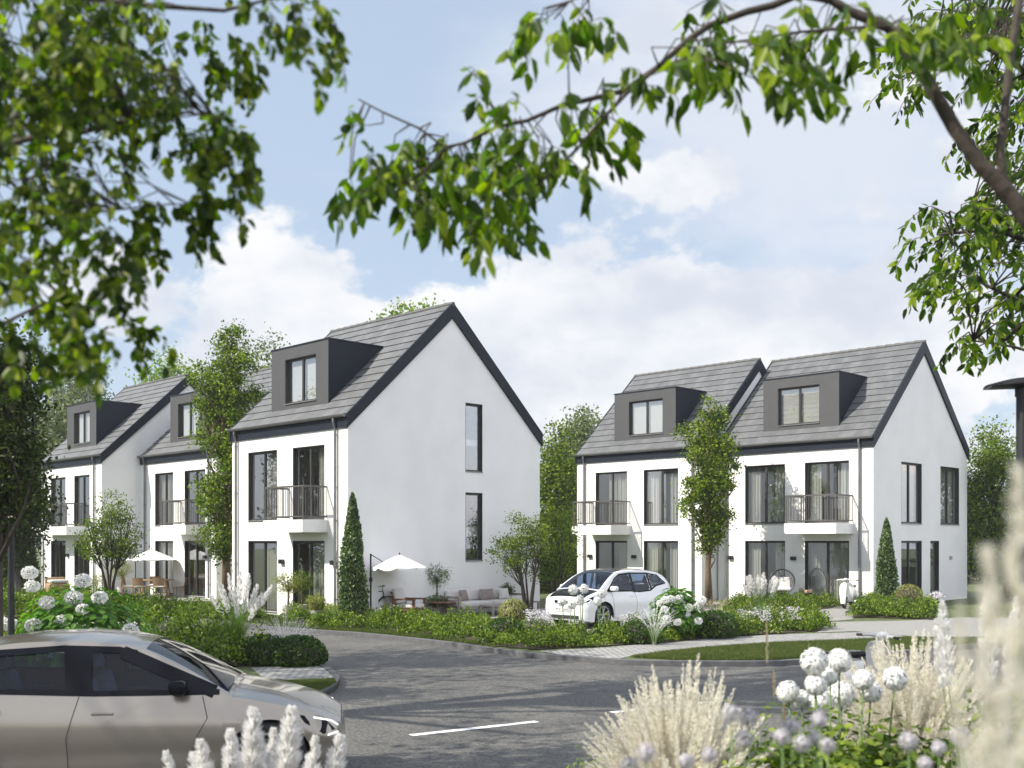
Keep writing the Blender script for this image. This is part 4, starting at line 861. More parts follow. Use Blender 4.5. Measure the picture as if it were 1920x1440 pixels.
    g = MB(); roofgrid(g, rgx[0], rgx[1], -0.92, 0.92, 0.002); g.build('rear_window', 'car_glass', Cc, smooth=True)
    if cfg.get('black_hood'):
        g = MB(); pts = []; seg = [x for x in xs if cfg['ws'] - 0.02 <= x <= -0.10]; m_ = 13
        for x in seg:
            for k in range(m_): t = (k / 6 - 1) * 0.86; y = t * yside(x, belt(x)); pts.append((x, y, hoodz(x, y) + 0.006))
        g.add(pts, [(i * m_ + k, (i + 1) * m_ + k, (i + 1) * m_ + k + 1, i * m_ + k + 1)[::-1] for i in range(len(seg) - 1) for k in range(m_ - 1)]); g.build('bonnet', 'car_black', Cc, smooth=True)
        g = MB(); roofgrid(g, wsr - 0.01, rgx[0], -0.86, 0.86, 0.005); g.build('roof_panel', 'car_black', Cc, smooth=True)
    # --- side glass, trim round it
    for sgn in (-1, 1):
        for w_ in wins:
            bm = bmesh.new(); vv = [bm.verts.new((x, sgn * (yside(x, z) - 0.006), z)) for x, z in w_]; bm.faces.new(vv); bmesh.ops.triangulate(bm, faces=bm.faces[:])
            bm.verts.index_update(); raw('side_window', [v.co for v in bm.verts], [tuple(v.index for v in f.verts) for f in bm.faces], 'car_glass', Cc); bm.free()
        b = MB()
        for bar in cfg['trim']:
            pl, th = bar
            for (ax, az), (bx, bz) in zip(pl, pl[1:]):
                n_ = max(1, int(math.hypot(bx - ax, bz - az) / 0.12)); dx, dz = (bx - ax), (bz - az); l_ = math.hypot(dx, dz); nx, nz_ = -dz / l_ * th / 2, dx / l_ * th / 2
                ex, ez = dx / l_ * th * 0.3, dz / l_ * th * 0.3
                for i in range(n_):
                    x0_, z0_, x1_, z1_ = ax - ex + (dx + 2 * ex) * i / n_, az - ez + (dz + 2 * ez) * i / n_, ax - ex + (dx + 2 * ex) * (i + 1) / n_, az - ez + (dz + 2 * ez) * (i + 1) / n_
                    P = [(x0_ + nx, z0_ + nz_), (x1_ + nx, z1_ + nz_), (x1_ - nx, z1_ - nz_), (x0_ - nx, z0_ - nz_)]
                    b.add([(x, sgn * (yside(x, z) + 0.005), z) for x, z in P], ((0, 1, 2, 3),))
        b.build('window_trim', cfg.get('trim_mat', 'car_black'), Cc)
        b = MB()
        for pl in cfg['seams']:
            for (ax, az), (bx, bz) in zip(pl, pl[1:]):
                n_ = max(1, int(math.hypot(bx - ax, bz - az) / 0.06)); pts = [Vector((ax + (bx - ax) * i / n_, 0, az + (bz - az) * i / n_)) for i in range(n_ + 1)]
                b.tube([(p_.x, sgn * (yside(p_.x, p_.z) + 0.0), p_.z) for p_ in pts], 0.0045, 5)
        b.build('door_seam', 'seam_dark', Cc)
        # arch lining, mirror, handle, lamps
        for c in (wf, wr_):
            b = MB(); vs_ = []
            for k in range(25):
                a = math.pi * k / 24
                for rr, yy in ((AR + 0.0, 0.0), (AR, -0.32)): x = c + rr * math.cos(a); z = R * 0.96 + rr * math.sin(a); vs_.append((x, sgn * (yside(min(0, x), max(z, fl)) - 0.004 + yy), z))
            b.add(vs_, [(2 * k, 2 * k + 1, 2 * k + 3, 2 * k + 2) for k in range(24)])
            b.box(c - AR, c + AR, min(sgn * 0.48, sgn * 0.52), max(sgn * 0.48, sgn * 0.52), 0.15, R + AR); b.build('wheel_arch', 'seam_dark', Cc)
            if cfg.get('arch_rim'):
                b = MB(); vs_ = []; w2 = cfg['arch_rim']
                for k in range(29):
                    a = math.pi * (k / 28 * 1.1 - 0.05)
                    for rr in (AR - 0.002, AR + w2): x = c + rr * math.cos(a); z = R * 0.96 + rr * math.sin(a); vs_.append((x, sgn * (yside(min(0, x), max(z, fl)) + 0.010), z))
                b.add(vs_, [(2 * k, 2 * k + 1, 2 * k + 3, 2 * k + 2) for k in range(28)]); b.build('arch_trim', cfg['paint'], Cc, smooth=True)
            wheel(Cc, c, sgn * (W(c) - 0.135), R, R, cfg.get('ww', 0.21), cfg.get('spokes', 5), sgn, cfg.get('twist', 0.0))
        mx, mz = cfg['mirror']; M = Matrix.Translation((mx, sgn * (yside(mx, mz) + 0.13), mz + 0.06))
        b = MB().rbox(-0.07, 0.09, -0.11, 0.11, -0.065, 0.07, 0.045, M); b.build('mirror', cfg['mirror_mat'], Cc, smooth=True)
        b = MB().rbox(-0.03, 0.05, -0.18, 0.0, -0.09, -0.045, 0.015, Matrix.Translation((mx, sgn * (yside(mx, mz) + (0.10 if sgn > 0 else 0.10)), mz + 0.06)) @ Matrix.Scale(sgn, 4, (0, 1, 0))); b.build('mirror_arm', 'car_black', Cc)
        for hx, hz in cfg['handles']: MB().rbox(hx - 0.1, hx + 0.1, sgn * (yside(hx, hz)) - 0.012, sgn * yside(hx, hz) + 0.016, hz - 0.013, hz + 0.013, 0.008).build('door_handle', cfg['paint'], Cc)
        hl = cfg['lamp']
        b = MB(); b.add([(x, sgn * (yside(x, z) + 0.007), z) for x, z in hl], (tuple(range(len(hl))),)); b.build('headlight', 'car_black', Cc)
        b = MB()
        for pl in cfg['drl']: b.tube([(x, sgn * (yside(x, z) + 0.010), z) for x, z in pl], 0.009, 6)
        b.build('headlight_strip', 'lamp_light', Cc)
    # --- cabin
    b = MB(); fz = 0.42; b.box(cfg['rs'] + 0.1, cfg['ws'] - 0.05, -W(-2) * 0.86, W(-2) * 0.86, fz - 0.04, fz); b.box(cfg['ws'] - 0.28, cfg['ws'] + 0.02, -W(-2) * .84, W(-2) * .84, 0.6, belt(cfg['ws']) - 0.03); b.build('cabin', 'seam_dark', Cc)
    for sx in cfg['seats']:
        for y in (-0.38, 0.38):
            b = MB().rbox(sx - 0.25, sx + 0.25, y - 0.25, y + 0.25, fz, fz + 0.16, 0.05); M = Matrix.Translation((sx - 0.27, y, fz + 0.12)) @ Matrix.Rotation(rad(-16), 4, 'Y')
            b.rbox(-0.07, 0.06, -0.24, 0.24, 0, 0.60, 0.05, M).rbox(-0.05, 0.04, -0.13, 0.13, 0.64, 0.82, 0.04, M); b.build('seat', 'car_seat', Cc, smooth=True)
    ring(b := MB(), 0.17, 0.015, 20, 6, Matrix.Translation((cfg['ws'] - 0.45, 0.38, 0.86)) @ Matrix.Rotation(rad(90), 4, 'Z') @ Matrix.Rotation(rad(20), 4, 'X')); b.build('steering_wheel', 'seam_dark', Cc)
    return Cc
silver = dict(L=4.68, wheels=(-0.68, -3.58, 0.37), gap=0.045, paint='car_silver', ws=-1.02, rs=-4.5, ws_range=(-1.06, -1.86), rear_glass=(-3.9, -4.4), arch_rim=0.05, spokes=5, mirror_mat='car_black',
    W=[(0, 0.66), (-0.05, 0.755), (-0.12, 0.82), (-0.25, 0.875), (-0.5, 0.915), (-1, 0.935), (-2, 0.945), (-3.4, 0.94), (-4.1, 0.90), (-4.5, 0.82), (-4.68, 0.68)],
    belt=[(0, 0.66), (-0.1, 0.735), (-0.25, 0.80), (-0.5, 0.88), (-0.8, 0.945), (-1.0, 0.985), (-1.4, 1.02), (-2.6, 1.045), (-3.5, 1.09), (-4.2, 1.10), (-4.5, 1.05), (-4.68, 0.95)],
    hood=[(0, 0.70), (-0.1, 0.79), (-0.3, 0.88), (-0.6, 0.96), (-1.0, 1.04), (-1.1, 1.05), (-4.4, 1.1), (-4.68, 0.98)],
    roof=[(-0.98, 1.01), (-1.3, 1.20), (-1.6, 1.365), (-1.85, 1.475), (-2.1, 1.54), (-2.5, 1.575), (-3.0, 1.565), (-3.5, 1.50), (-4.0, 1.37), (-4.4, 1.18), (-4.6, 1.08)],
    Wr=[(-1.0, 0.86), (-1.3, 0.76), (-1.86, 0.635), (-2.6, 0.62), (-3.5, 0.61), (-4.2, 0.66), (-4.6, 0.78)],
    windows=[[(-1.36, 1.05), (-1.93, 1.355), (-2.05, 1.40), (-2.36, 1.425), (-2.34, 1.06)], [(-2.53, 1.065), (-2.56, 1.43), (-3.3, 1.385), (-3.62, 1.27), (-3.5, 1.115)]],
    trim=[([(-1.16, 1.035), (-2.3, 1.045), (-3.55, 1.10)], 0.05), ([(-1.22, 1.05), (-2.03, 1.40)], 0.12), ([(-1.34, 1.08), (-1.45, 1.08)], 0.10), ([(-1.95, 1.405), (-2.1, 1.435), (-2.6, 1.455), (-3.3, 1.415), (-3.72, 1.27)], 0.06), ([(-2.43, 1.12), (-2.46, 1.37)], 0.25), ([(-3.55, 1.09), (-3.72, 1.28)], 0.12)],
    seams=[[(-1.42, 0.28), (-1.36, 0.6), (-1.25, 0.80), (-1.30, 1.0)], [(-2.50, 0.28), (-2.52, 0.65), (-2.42, 1.02)], [(-1.42, 0.28), (-2.50, 0.26), (-3.2, 0.30), (-3.4, 0.62), (-3.38, 1.05)]],
    mirror=(-1.52, 1.04), handles=[(-2.2, 0.86), (-3.2, 0.9)], seats=(-2.05, -3.0),
    lamp=[(-0.05, 0.63), (-0.14, 0.725), (-0.40, 0.80), (-0.34, 0.72), (-0.16, 0.60)], drl=[[(-0.03, 0.665), (-0.10, 0.72), (-0.26, 0.765)], [(-0.03, 0.60), (-0.12, 0.59)]])
car(silver, (-1.80, 11.25, ROADZ), rad(9), 'silver grey crossover car parked on the road, cut off at the left')
hatch = dict(L=4.0, wheels=(-0.72, -3.29, 0.35), gap=0.04, paint='car_white', ws=-0.58, rs=-3.9, ws_range=(-0.62, -1.42), rear_glass=(-3.5, -3.82), black_hood=True, spokes=5, twist=0.35, ww=0.16, mirror_mat='car_white', floor=0.17,
    W=[(0, 0.66), (-0.04, 0.73), (-0.12, 0.80), (-0.3, 0.855), (-0.7, 0.88), (-2, 0.89), (-3.2, 0.885), (-3.7, 0.84), (-3.9, 0.76), (-4.0, 0.66)],
    belt=[(0, 0.70), (-0.08, 0.80), (-0.25, 0.88), (-0.5, 0.95), (-0.8, 0.99), (-1.8, 0.98), (-2.3, 0.93), (-2.8, 0.94), (-3.2, 1.06), (-3.6, 1.12), (-3.9, 1.05), (-4.0, 0.95)],
    hood=[(0, 0.74), (-0.08, 0.86), (-0.25, 0.96), (-0.5, 1.03), (-0.7, 1.06), (-3.8, 1.12), (-4.0, 1.0)],
    roof=[(-0.55, 1.03), (-0.85, 1.24), (-1.15, 1.42), (-1.42, 1.535), (-1.75, 1.59), (-2.3, 1.60), (-2.9, 1.575), (-3.35, 1.52), (-3.6, 1.42), (-3.85, 1.18), (-3.98, 1.0)],
    Wr=[(-0.6, 0.80), (-1.42, 0.63), (-2.4, 0.61), (-3.4, 0.58), (-3.95, 0.7)],
    windows=[[(-0.95, 1.02), (-1.30, 1.30), (-1.55, 1.42), (-1.95, 1.455), (-2.02, 1.0)], [(-2.12, 0.97), (-2.08, 1.45), (-2.75, 1.43), (-2.82, 1.0), (-2.5, 0.96)], [(-2.92, 1.07), (-2.86, 1.42), (-3.30, 1.36), (-3.50, 1.17)]],
    trim=[([(-0.90, 1.005), (-1.9, 0.985), (-2.3, 0.95), (-2.8, 0.97), (-3.1, 1.10), (-3.56, 1.16)], 0.045), ([(-0.9, 1.01), (-1.3, 1.33), (-1.56, 1.445), (-2.0, 1.475), (-2.8, 1.455), (-3.3, 1.385), (-3.56, 1.16)], 0.045), ([(-2.07, 0.97), (-2.02, 1.46)], 0.11), ([(-2.87, 1.0), (-2.81, 1.45)], 0.08)],
    seams=[[(-1.15, 0.25), (-1.1, 0.6), (-1.05, 0.97)], [(-2.1, 0.25), (-2.12, 0.6), (-2.07, 0.95)], [(-1.15, 0.25), (-2.1, 0.24)]],
    mirror=(-1.05, 1.01), handles=[(-1.9, 0.84)], seats=(-1.75, -2.7),
    lamp=[(-0.03, 0.70), (-0.12, 0.80), (-0.32, 0.88), (-0.30, 0.80), (-0.12, 0.68)], drl=[[(-0.05, 0.70), (-0.14, 0.71), (-0.24, 0.79), (-0.16, 0.80), (-0.07, 0.745)]])
i3 = car(hatch, (1.42, 29.35, 0.01), rad(-135), 'small white electric hatchback with a black bonnet parked in front of the right houses')
MB().box(0.052, 0.062, -0.27, 0.27, 0.46, 0.57).build('number_plate', 'licence_plate', i3)
MB().rbox(0.02, 0.056, -0.55, 0.55, 0.27, 0.36, 0.01).build('front_grille', 'seam_dark', i3)
for s_ in (-1, 1): MB().rbox(0.03, 0.058, s_ * 0.17 - 0.13, s_ * 0.17 + 0.13, 0.68, 0.76, 0.012).build('kidney_panel', 'car_black', i3)
fo_ = bpy.data.curves.new('plate_text', 'FONT'); fo_.body = 'M IC 3341E'; fo_.size = 0.1; fo_.align_x = 'CENTER'; fo_.extrude = 0.001
to = bpy.data.objects.new('plate_text', fo_); C.objects.link(to); bpy.context.view_layer.update()
me_ = bpy.data.meshes.new_from_object(to); bpy.data.objects.remove(to); me_.materials.append(MATS['seam_dark'])
to = link(bpy.data.objects.new('plate_text', me_), i3); to.location = (0.064, 0, 0.48); to.rotation_euler = (rad(90), 0, rad(90))

def scooter(loc, rz, label):
    T = root('scooter', loc, rz, label, 'scooter', 'white retro scooters')
    for x, nm in ((0.62, 'front'), (-0.62, 'rear')): wheel(T, x, 0, 0.225, 0.225, 0.10, 5, 1)
    b = MB()
    # leg shield: curved sheet
    n1, n2 = 12, 10; vs = []
    for i in range(n1 + 1):
        z = 0.27 + (0.90 - 0.27) * i / n1; w_ = 0.235 * (1 - 0.55 * max(0, (i / n1 - 0.72) / 0.28) ** 2.2) * (0.80 + 0.2 * min(1, i / n1 * 3))
        for k in range(n2 + 1): t = k / n2 * 2 - 1; vs.append((0.40 - 0.13 * (z - 0.27) - 0.09 * abs(t) ** 2.2, t * w_, z))
    fs = [(i * (n2 + 1) + k, i * (n2 + 1) + k + 1, (i + 1) * (n2 + 1) + k + 1, (i + 1) * (n2 + 1) + k) for i in range(n1) for k in range(n2)]
    b.add(vs, fs); b.add([(x - 0.014, y, z) for x, y, z in vs], [f[::-1] for f in fs])
    edge = [vs[i * (n2 + 1)] for i in range(n1 + 1)] + [vs[n1 * (n2 + 1) + k] for k in range(1, n2 + 1)] + [vs[i * (n2 + 1) + n2] for i in range(n1 - 1, -1, -1)]
    b.tube([(x - 0.007, y, z) for x, y, z in edge], 0.011, 6); b.build('leg_shield', 'scooter_white', T, smooth=True)
    b = MB().tube([(0.62, 0.0, 0.25), (0.52, 0, 0.45), (0.36, 0, 0.80), (0.30, 0, 0.93)], [0.035, 0.05, 0.055, 0.045], 12); b.rbox(0.27, 0.40, -0.035, 0.035, 0.5, 0.8, 0.02); b.build('steering_column', 'scooter_white', T, smooth=True)
    b = MB(); vs = []
    for i in range(13):
        a = math.pi * (-0.08 + 1.0 * i / 12)
        for k in range(9): t = (k / 8 * 2 - 1); vs.append((0.62 + 0.255 * math.cos(a) * (1 - 0.1 * t * t), 0.085 * t, 0.235 + 0.27 * math.sin(a) * (1 - 0.28 * t * t)))
    b.add(vs, [(i * 9 + k, (i + 1) * 9 + k, (i + 1) * 9 + k + 1, i * 9 + k + 1) for i in range(12) for k in range(8)]); b.build('front_fender', 'scooter_white', T, smooth=True)
    b = MB().rbox(-0.22, 0.36, -0.16, 0.16, 0.22, 0.28, 0.025); b.build('floorboard', 'scooter_white', T)
    def blob(cx, cy, cz, rx, ry, rz_, n=16):
        bb = []; 
        for i in range(n // 2 + 1):
            ph = math.pi * i / (n // 2)
            for k in range(n): t = 2 * math.pi * k / n; bb.append((cx + rx * math.sin(ph) * math.cos(t), cy + ry * math.sin(ph) * math.sin(t), cz + rz_ * math.cos(ph)))
        return bb, [(i * n + k, i * n + (k + 1) % n, (i + 1) * n + (k + 1) % n, (i + 1) * n + k)[::-1] for i in range(n // 2) for k in range(n)]
    b = MB(); b.add(*blob(-0.52, 0, 0.48, 0.36, 0.17, 0.22)); b.rbox(-0.42, -0.14, -0.13, 0.13, 0.24, 0.66, 0.06); b.build('rear_body', 'scooter_white', T, smooth=True)
    for s_ in (-1, 1): b = MB(); b.add(*blob(-0.60, s_ * 0.13, 0.42, 0.28, 0.12, 0.19)); b.build('side_cowl', 'scooter_white', T, smooth=True)
    b = MB().rbox(-0.80, -0.12, -0.14, 0.14, 0.68, 0.79, 0.045); b.build('saddle', 'car_black', T, smooth=True)
    b = MB().tube([(0.26, -0.33, 0.99), (0.29, -0.15, 1.0), (0.31, 0, 0.99), (0.29, 0.15, 1.0), (0.26, 0.33, 0.99)], [0.018, 0.028, 0.05, 0.028, 0.018], 10); b.add(*blob(0.34, 0, 0.99, 0.11, 0.085, 0.075)); B = b.build('handlebar', 'scooter_white', T, smooth=True)
    for s_ in (-1, 1):
        MB().tube([(0.257, s_ * 0.32, 0.99), (0.235, s_ * 0.42, 0.985)], 0.021, 10).build('grip', 'tyre', B); MB().tube([(0.31, s_ * 0.26, 0.975), (0.32, s_ * 0.40, 0.965)], 0.007, 6).build('brake_lever', 'rim_metal', B)
    MB().lathe([(0.001, 0.02), (0.045, 0.012), (0.06, 0), (0.062, -0.03)], 16, Matrix.Translation((0.44, 0, 0.99)) @ Matrix.Rotation(rad(90), 4, 'Y')).build('headlight', 'rim_metal', T, smooth=True)
    MB().lathe([(0.001, 0.0), (0.012, 0)], 10, Matrix.Translation((0.345, -0.09, 0.70)) @ Matrix.Rotation(rad(-90), 4, 'Y')).build('keyhole', 'tyre', T)
    return T
scooter((*G(1590, 1140), 0.02), rad(-119), 'white retro scooter standing on the paved path by the rightmost house, facing the camera')
scooter((PX(1624, 16.6), 16.6, ROADZ), rad(28), 'white retro scooter half hidden behind the foreground flowers, seen from behind')

# bicycle leaning by the parasol
def bicycle(loc, rz, label):
    T = root('bicycle', loc, rz, label, 'bicycle'); R = 0.34
    for x in (-0.52, 0.52):
        b = MB(); ring(b, R, 0.016, 32, 6, Matrix.Translation((x, 0, R))); W_ = b.build('wheel', 'tyre', T, smooth=True)
        b = MB(); ring(b, R - 0.022, 0.009, 32, 5, Matrix.Translation((x, 0, R)))
        for k in range(18): a = 2 * math.pi * k / 18; b.tube([(x + 0.02 * math.cos(a + 0.8), 0.02 * (-1) ** k, R + 0.02 * math.sin(a + 0.8)), (x + (R - 0.02) * math.cos(a), 0, R + (R - 0.02) * math.sin(a))], 0.0016, 3)
        b.build('rim', 'rim_metal', W_)
    b = MB(); bb = (-0.08, 0, 0.29); st = (-0.22, 0, 0.80); hd = (0.36, 0, 0.84); hd2 = (0.39, 0, 0.70)
    for p, q, r_ in ((bb, st, .015), (st, hd, .014), (bb, hd2, .017), (hd2, hd, .018)): b.tube([p, q], r_, 8)
    for y in (-0.05, 0.05): b.tube([bb, (-0.52, y, R)], 0.009, 6); b.tube([st, (-0.52, y, R)], 0.008, 6); b.tube([hd2, (0.52, y, R)], 0.011, 6)
    b.build('frame', 'metal_black', T)
    MB().tube([(0.36, 0, 0.84), (0.34, 0, 0.97), (0.42, 0, 1.0)], 0.012, 8).tube([(0.22, -0.28, 0.98), (0.36, -0.24, 1.02), (0.42, 0, 1.0), (0.36, 0.24, 1.02), (0.22, 0.28, 0.98)], 0.012, 8).build('handlebar', 'metal_black', T)
    b = MB().tube([(-0.22, 0, 0.8), (-0.24, 0, 0.93)], 0.012, 8).rbox(-0.37, -0.12, -0.07, 0.07, 0.92, 0.97, 0.022); b.build('saddle', 'wood_brown', T)
    b = MB(); ring(b, 0.09, 0.006, 20, 5, Matrix.Translation((-0.08, 0.03, 0.29))); b.tube([(-0.08, 0.03, 0.29), (-0.02, 0.06, 0.13), (-0.02, 0.14, 0.13)], 0.009, 6).tube([(-0.08, -0.03, 0.29), (-0.14, -0.06, 0.45), (-0.14, -0.14, 0.45)], 0.009, 6); b.build('crank', 'rim_metal', T); return T
bicycle((PX(696, 32.9), 32.9, 0.01), rad(8), 'black city bicycle leaning by the parasol pole at the white wall')

# ------------------------------------------------------------------ garden furniture
U = Vector((0.7071, 0.7071, 0))                                     # along the side walls, away from the camera
def legs(T, pts, h, t, mat, splay=0.0):
    cx_ = sum(p[0] for p in pts) / len(pts); cy_ = sum(p[1] for p in pts) / len(pts)
    for x, y in pts: MB().tube([(x + (x - cx_) * splay, y + (y - cy_) * splay, 0), (x, y, h)], [t * 0.8, t], 8).build('leg', mat, T)
def sofa(loc, rz):
    T = root('garden_sofa', loc, rz, 'long pale cushioned garden sofa with a greyed wood frame against the white wall', 'sofa')
    Lh, d = 1.42, 0.42
    b = MB()
    for s_ in (-1, 1):
        x0, x1 = sorted((s_ * Lh, s_ * (Lh + 0.09))); b.box(x0, x1, -d, d, 0.56, 0.63); b.box(x0, x1, -d, -d + 0.09, 0, 0.56); b.box(x0, x1, d - 0.09, d, 0, 0.56)
    b.box(-Lh, Lh, -d, -d + 0.05, 0.22, 0.32); b.box(-Lh, Lh, d - 0.05, d, 0.22, 0.72); b.box(-Lh, Lh, -d + 0.05, d - 0.05, 0.24, 0.28); b.build('frame', 'wood_grey', T)
    for s_ in (-1, 1):
        x0, x1 = sorted((0.01 * s_, s_ * (Lh - 0.01))); MB().rbox(x0, x1, -d - 0.02, d - 0.06, 0.29, 0.45, 0.05).build('seat_cushion', 'fabric_pale', T, smooth=True)
        MB().rbox(x0, x1, -0.09, 0.09, 0, 0.36, 0.06, Matrix.Translation((0, d - 0.14, 0.45)) @ Matrix.Rotation(rad(-12), 4, 'X')).build('back_cushion', 'fabric_pale', T, smooth=True)
    return T
sl_ = Vector((PX(909, 35.0), 35.0, 0.01)); sofa(sl_, rad(45))
def pillow(x, w_, mat, label, yaw=0.0, tilt=-20):
    p = sl_ + U * x + Vector((0.7071, -0.7071, 0)) * 0.02
    n = 10; vs = []; 
    for sg in (1, -1):
        for i in range(n + 1):
            for k in range(n + 1): a, c = i / n * 2 - 1, k / n * 2 - 1; e = (1 - a ** 4) * (1 - c ** 4); pin = 1 - 0.10 * (1 - (1 - abs(a)) ** 0.5) * abs(c) - 0.0; vs.append((a * w_ / 2 * (1 - 0.07 * (1 - c * c)), sg * 0.075 * e ** 0.55, c * 0.19 * (1 - 0.07 * (1 - a * a))))
    f1 = [(i * (n + 1) + k, (i + 1) * (n + 1) + k, (i + 1) * (n + 1) + k + 1, i * (n + 1) + k + 1) for i in range(n) for k in range(n)]; off = (n + 1) ** 2
    o = raw('cushion', vs, f1 + [tuple(j + off for j in f[::-1]) for f in f1], mat, None, True)
    o.location = p + Vector((0, 0, 0.64)); o.rotation_euler = (rad(tilt), 0, rad(45) + yaw); return tag(o, label, 'cushion', 'loose cushions on the garden sofa')
pillow(-0.95, 0.42, 'fabric_taupe', 'small dark taupe cushion at the left end of the sofa', 0.25)
pillow(0.10, 0.62, 'fabric_taupe', 'wide dark taupe cushion in the middle of the sofa')
pillow(0.85, 0.42, 'fabric_pale', 'pale square cushion at the right end of the sofa', -0.2)
def armchair(loc, rz):
    T = root('garden_armchair', loc, rz, 'dark brown wooden armchair with pale cushions beside the parasol', 'armchair'); b = MB()
    for s_ in (-1, 1):
        x0, x1 = sorted((s_ * 0.33, s_ * 0.40)); b.box(x0, x1, -0.42, 0.36, 0.57, 0.62); b.box(x0, x1, -0.40, -0.33, 0, 0.57); b.box(x0, x1, 0.28, 0.35, 0, 0.57); b.box(x0 + 0.01, x1 - 0.01, -0.33, 0.28, 0.24, 0.31)
    b.box(-0.33, 0.33, -0.39, -0.34, 0.22, 0.31); b.box(-0.33, 0.33, 0.29, 0.34, 0.22, 0.31)
    M = Matrix.Translation((0, 0.32, 0.3)) @ Matrix.Rotation(rad(-14), 4, 'X')
    for k in range(4): b.box(-0.33, 0.33, -0.012, 0.012, 0.08 + k * 0.13, 0.15 + k * 0.13, M)
    b.build('frame', 'wood_brown', T); MB().rbox(-0.32, 0.32, -0.4, 0.26, 0.32, 0.45, 0.045).build('seat_cushion', 'fabric_pale', T, smooth=True)
    MB().rbox(-0.29, 0.29, -0.14, -0.02, 0.14, 0.62, 0.05, M).build('back_cushion', 'fabric_pale', T, smooth=True); return T
armchair((PX(766, 33.0), 33.0, 0.01), rad(68))
def round_table(loc, r, h, name, label, mat, splay=0.0, t=0.022, cat='table', n=4, top=0.035):
    T = root(name, loc, 0.4, label, cat); MB().lathe([(0.001, h), (r - 0.01, h), (r, h - 0.01), (r, h - top + 0.005), (r - 0.01, h - top), (0.001, h - top)], 32).build('tabletop', mat, T)
    legs(T, [(r * 0.72 * math.cos(2 * math.pi * (k + 0.5) / n), r * 0.72 * math.sin(2 * math.pi * (k + 0.5) / n)) for k in range(n)], h - top, t, mat, splay); return T
round_table((PX(829, 33.9), 33.9, 0.01), 0.44, 0.46, 'coffee_table', 'low round brown wood coffee table between armchair and sofa', 'wood_brown', t=0.025)
def bench(loc, rz, L_, d, h, label):
    T = root('coffee_table', loc, rz, label, 'table'); MB().box(-L_ / 2, L_ / 2, -d / 2, d / 2, h - 0.05, h).build('tabletop', 'wood_grey', T)
    for x in (-L_ / 2 + 0.035, L_ / 2 - 0.035):
        for y in (-d / 2 + 0.035, d / 2 - 0.035): MB().box(x - 0.035, x + 0.035, y - 0.035, y + 0.035, 0, h - 0.05).build('leg', 'wood_grey', T)
bench((PX(936, 34.4), 34.4, 0.01), rad(45), 1.15, 0.6, 0.34, 'low greyed wood coffee table in front of the sofa')
bench((PX(987, 36.0), 36.0, 0.01), rad(45), 0.8, 0.5, 0.36, 'greyed wood side bench at the right end of the sofa')
def canopy(T, h, r, drop, n=8, scallop=0.05, mat='canopy_white', rot=0.0):
    vs = [(0, 0, h)]; m_ = 5; fs = []; per = 6
    for i in range(1, m_ + 1):
        for k in range(n * per):
            a = 2 * math.pi * k / (n * per) + rot; ph = (k % per) / per; rr = r * i / m_ * (1 - 0.045 * math.sin(math.pi * ph)); z = h - drop * (i / m_) ** 1.08 - 0.02 * math.sin(math.pi * ph) * i / m_
            vs.append((rr * math.cos(a), rr * math.sin(a), z))
    w_ = n * per; fs += [(0, 1 + k, 1 + (k + 1) % w_) for k in range(w_)]; fs += [(1 + i * w_ + k, 1 + (i + 1) * w_ + k, 1 + (i + 1) * w_ + (k + 1) % w_, 1 + i * w_ + (k + 1) % w_) for i in range(m_ - 1) for k in range(w_)]
    k0 = len(vs)
    for k in range(w_):
        x, y, z = vs[1 + (m_ - 1) * w_ + k]; ph = (k % per) / per; vs.append((x * 1.005, y * 1.005, z - scallop * (0.4 + math.sin(math.pi * ph))))
    fs += [(1 + (m_ - 1) * w_ + k, k0 + k, k0 + (k + 1) % w_, 1 + (m_ - 1) * w_ + (k + 1) % w_) for k in range(w_)]
    c = raw('canopy', vs, fs, mat, T); b = MB()
    for k in range(n): a = 2 * math.pi * k / n + rot; b.tube([(0.03 * math.cos(a), 0.03 * math.sin(a), h - 0.03), (r * 0.98 * math.cos(a), r * 0.98 * math.sin(a), h - drop - 0.02)], 0.008, 5)
    b.build('ribs', 'metal_black', c); MB().tube([(0, 0, h - 0.02), (0, 0, h + 0.06)], [0.025, 0.015], 8).build('finial', 'metal_black', c); return c
T = root('parasol', (PX(749, 32.5), 32.5, 0.01), 0, 'white cantilever parasol with a scalloped edge before the blank side wall', 'parasol', 'white garden parasols')
canopy(T, 1.97, 0.82, 0.38, 8, 0.06)
MB().tube([(-0.86, -0.1, 0), (-0.86, -0.1, 2.0)], 0.028, 10).tube([(-0.86, -0.1, 1.98), (-0.45, -0.05, 1.72), (0, 0, 1.93)], 0.014, 8).rbox(-0.91, -0.81, -0.15, -0.05, 1.15, 1.28, 0.02).build('pole', 'metal_black', T)
MB().box(-1.1, -0.6, -0.35, 0.15, 0, 0.06).build('base', 'metal_black', T)
T = root('parasol', (PX(284, 45.6), 45.6, 0.01), 0, 'white parasol over the wooden dining table', 'parasol', 'white garden parasols')
canopy(T, 2.02, 1.05, 0.42, 8, 0.03)
MB().tube([(-0.75, 0.2, 0), (-0.75, 0.2, 1.98), (0, 0, 2.0)], 0.022, 8).build('pole', 'metal_black', T); MB().box(-1.0, -0.5, -0.05, 0.45, 0, 0.06).build('base', 'metal_black', T)
dt = Vector((PX(290, 45.3), 45.3, 0.01))
T = root('dining_table', dt, rad(10), 'oval light wood dining table under the parasol', 'table')
MB().lathe([(0.001, 0.75), (0.58, 0.75), (0.6, 0.735), (0.58, 0.71), (0.001, 0.71)], 32, Matrix.Scale(1.35, 4, (1, 0, 0))).build('tabletop', 'wood_tan', T); legs(T, [(-0.5, -0.3), (0.5, -0.3), (-0.5, 0.3), (0.5, 0.3)], 0.71, 0.04, 'wood_tan', 0.15)
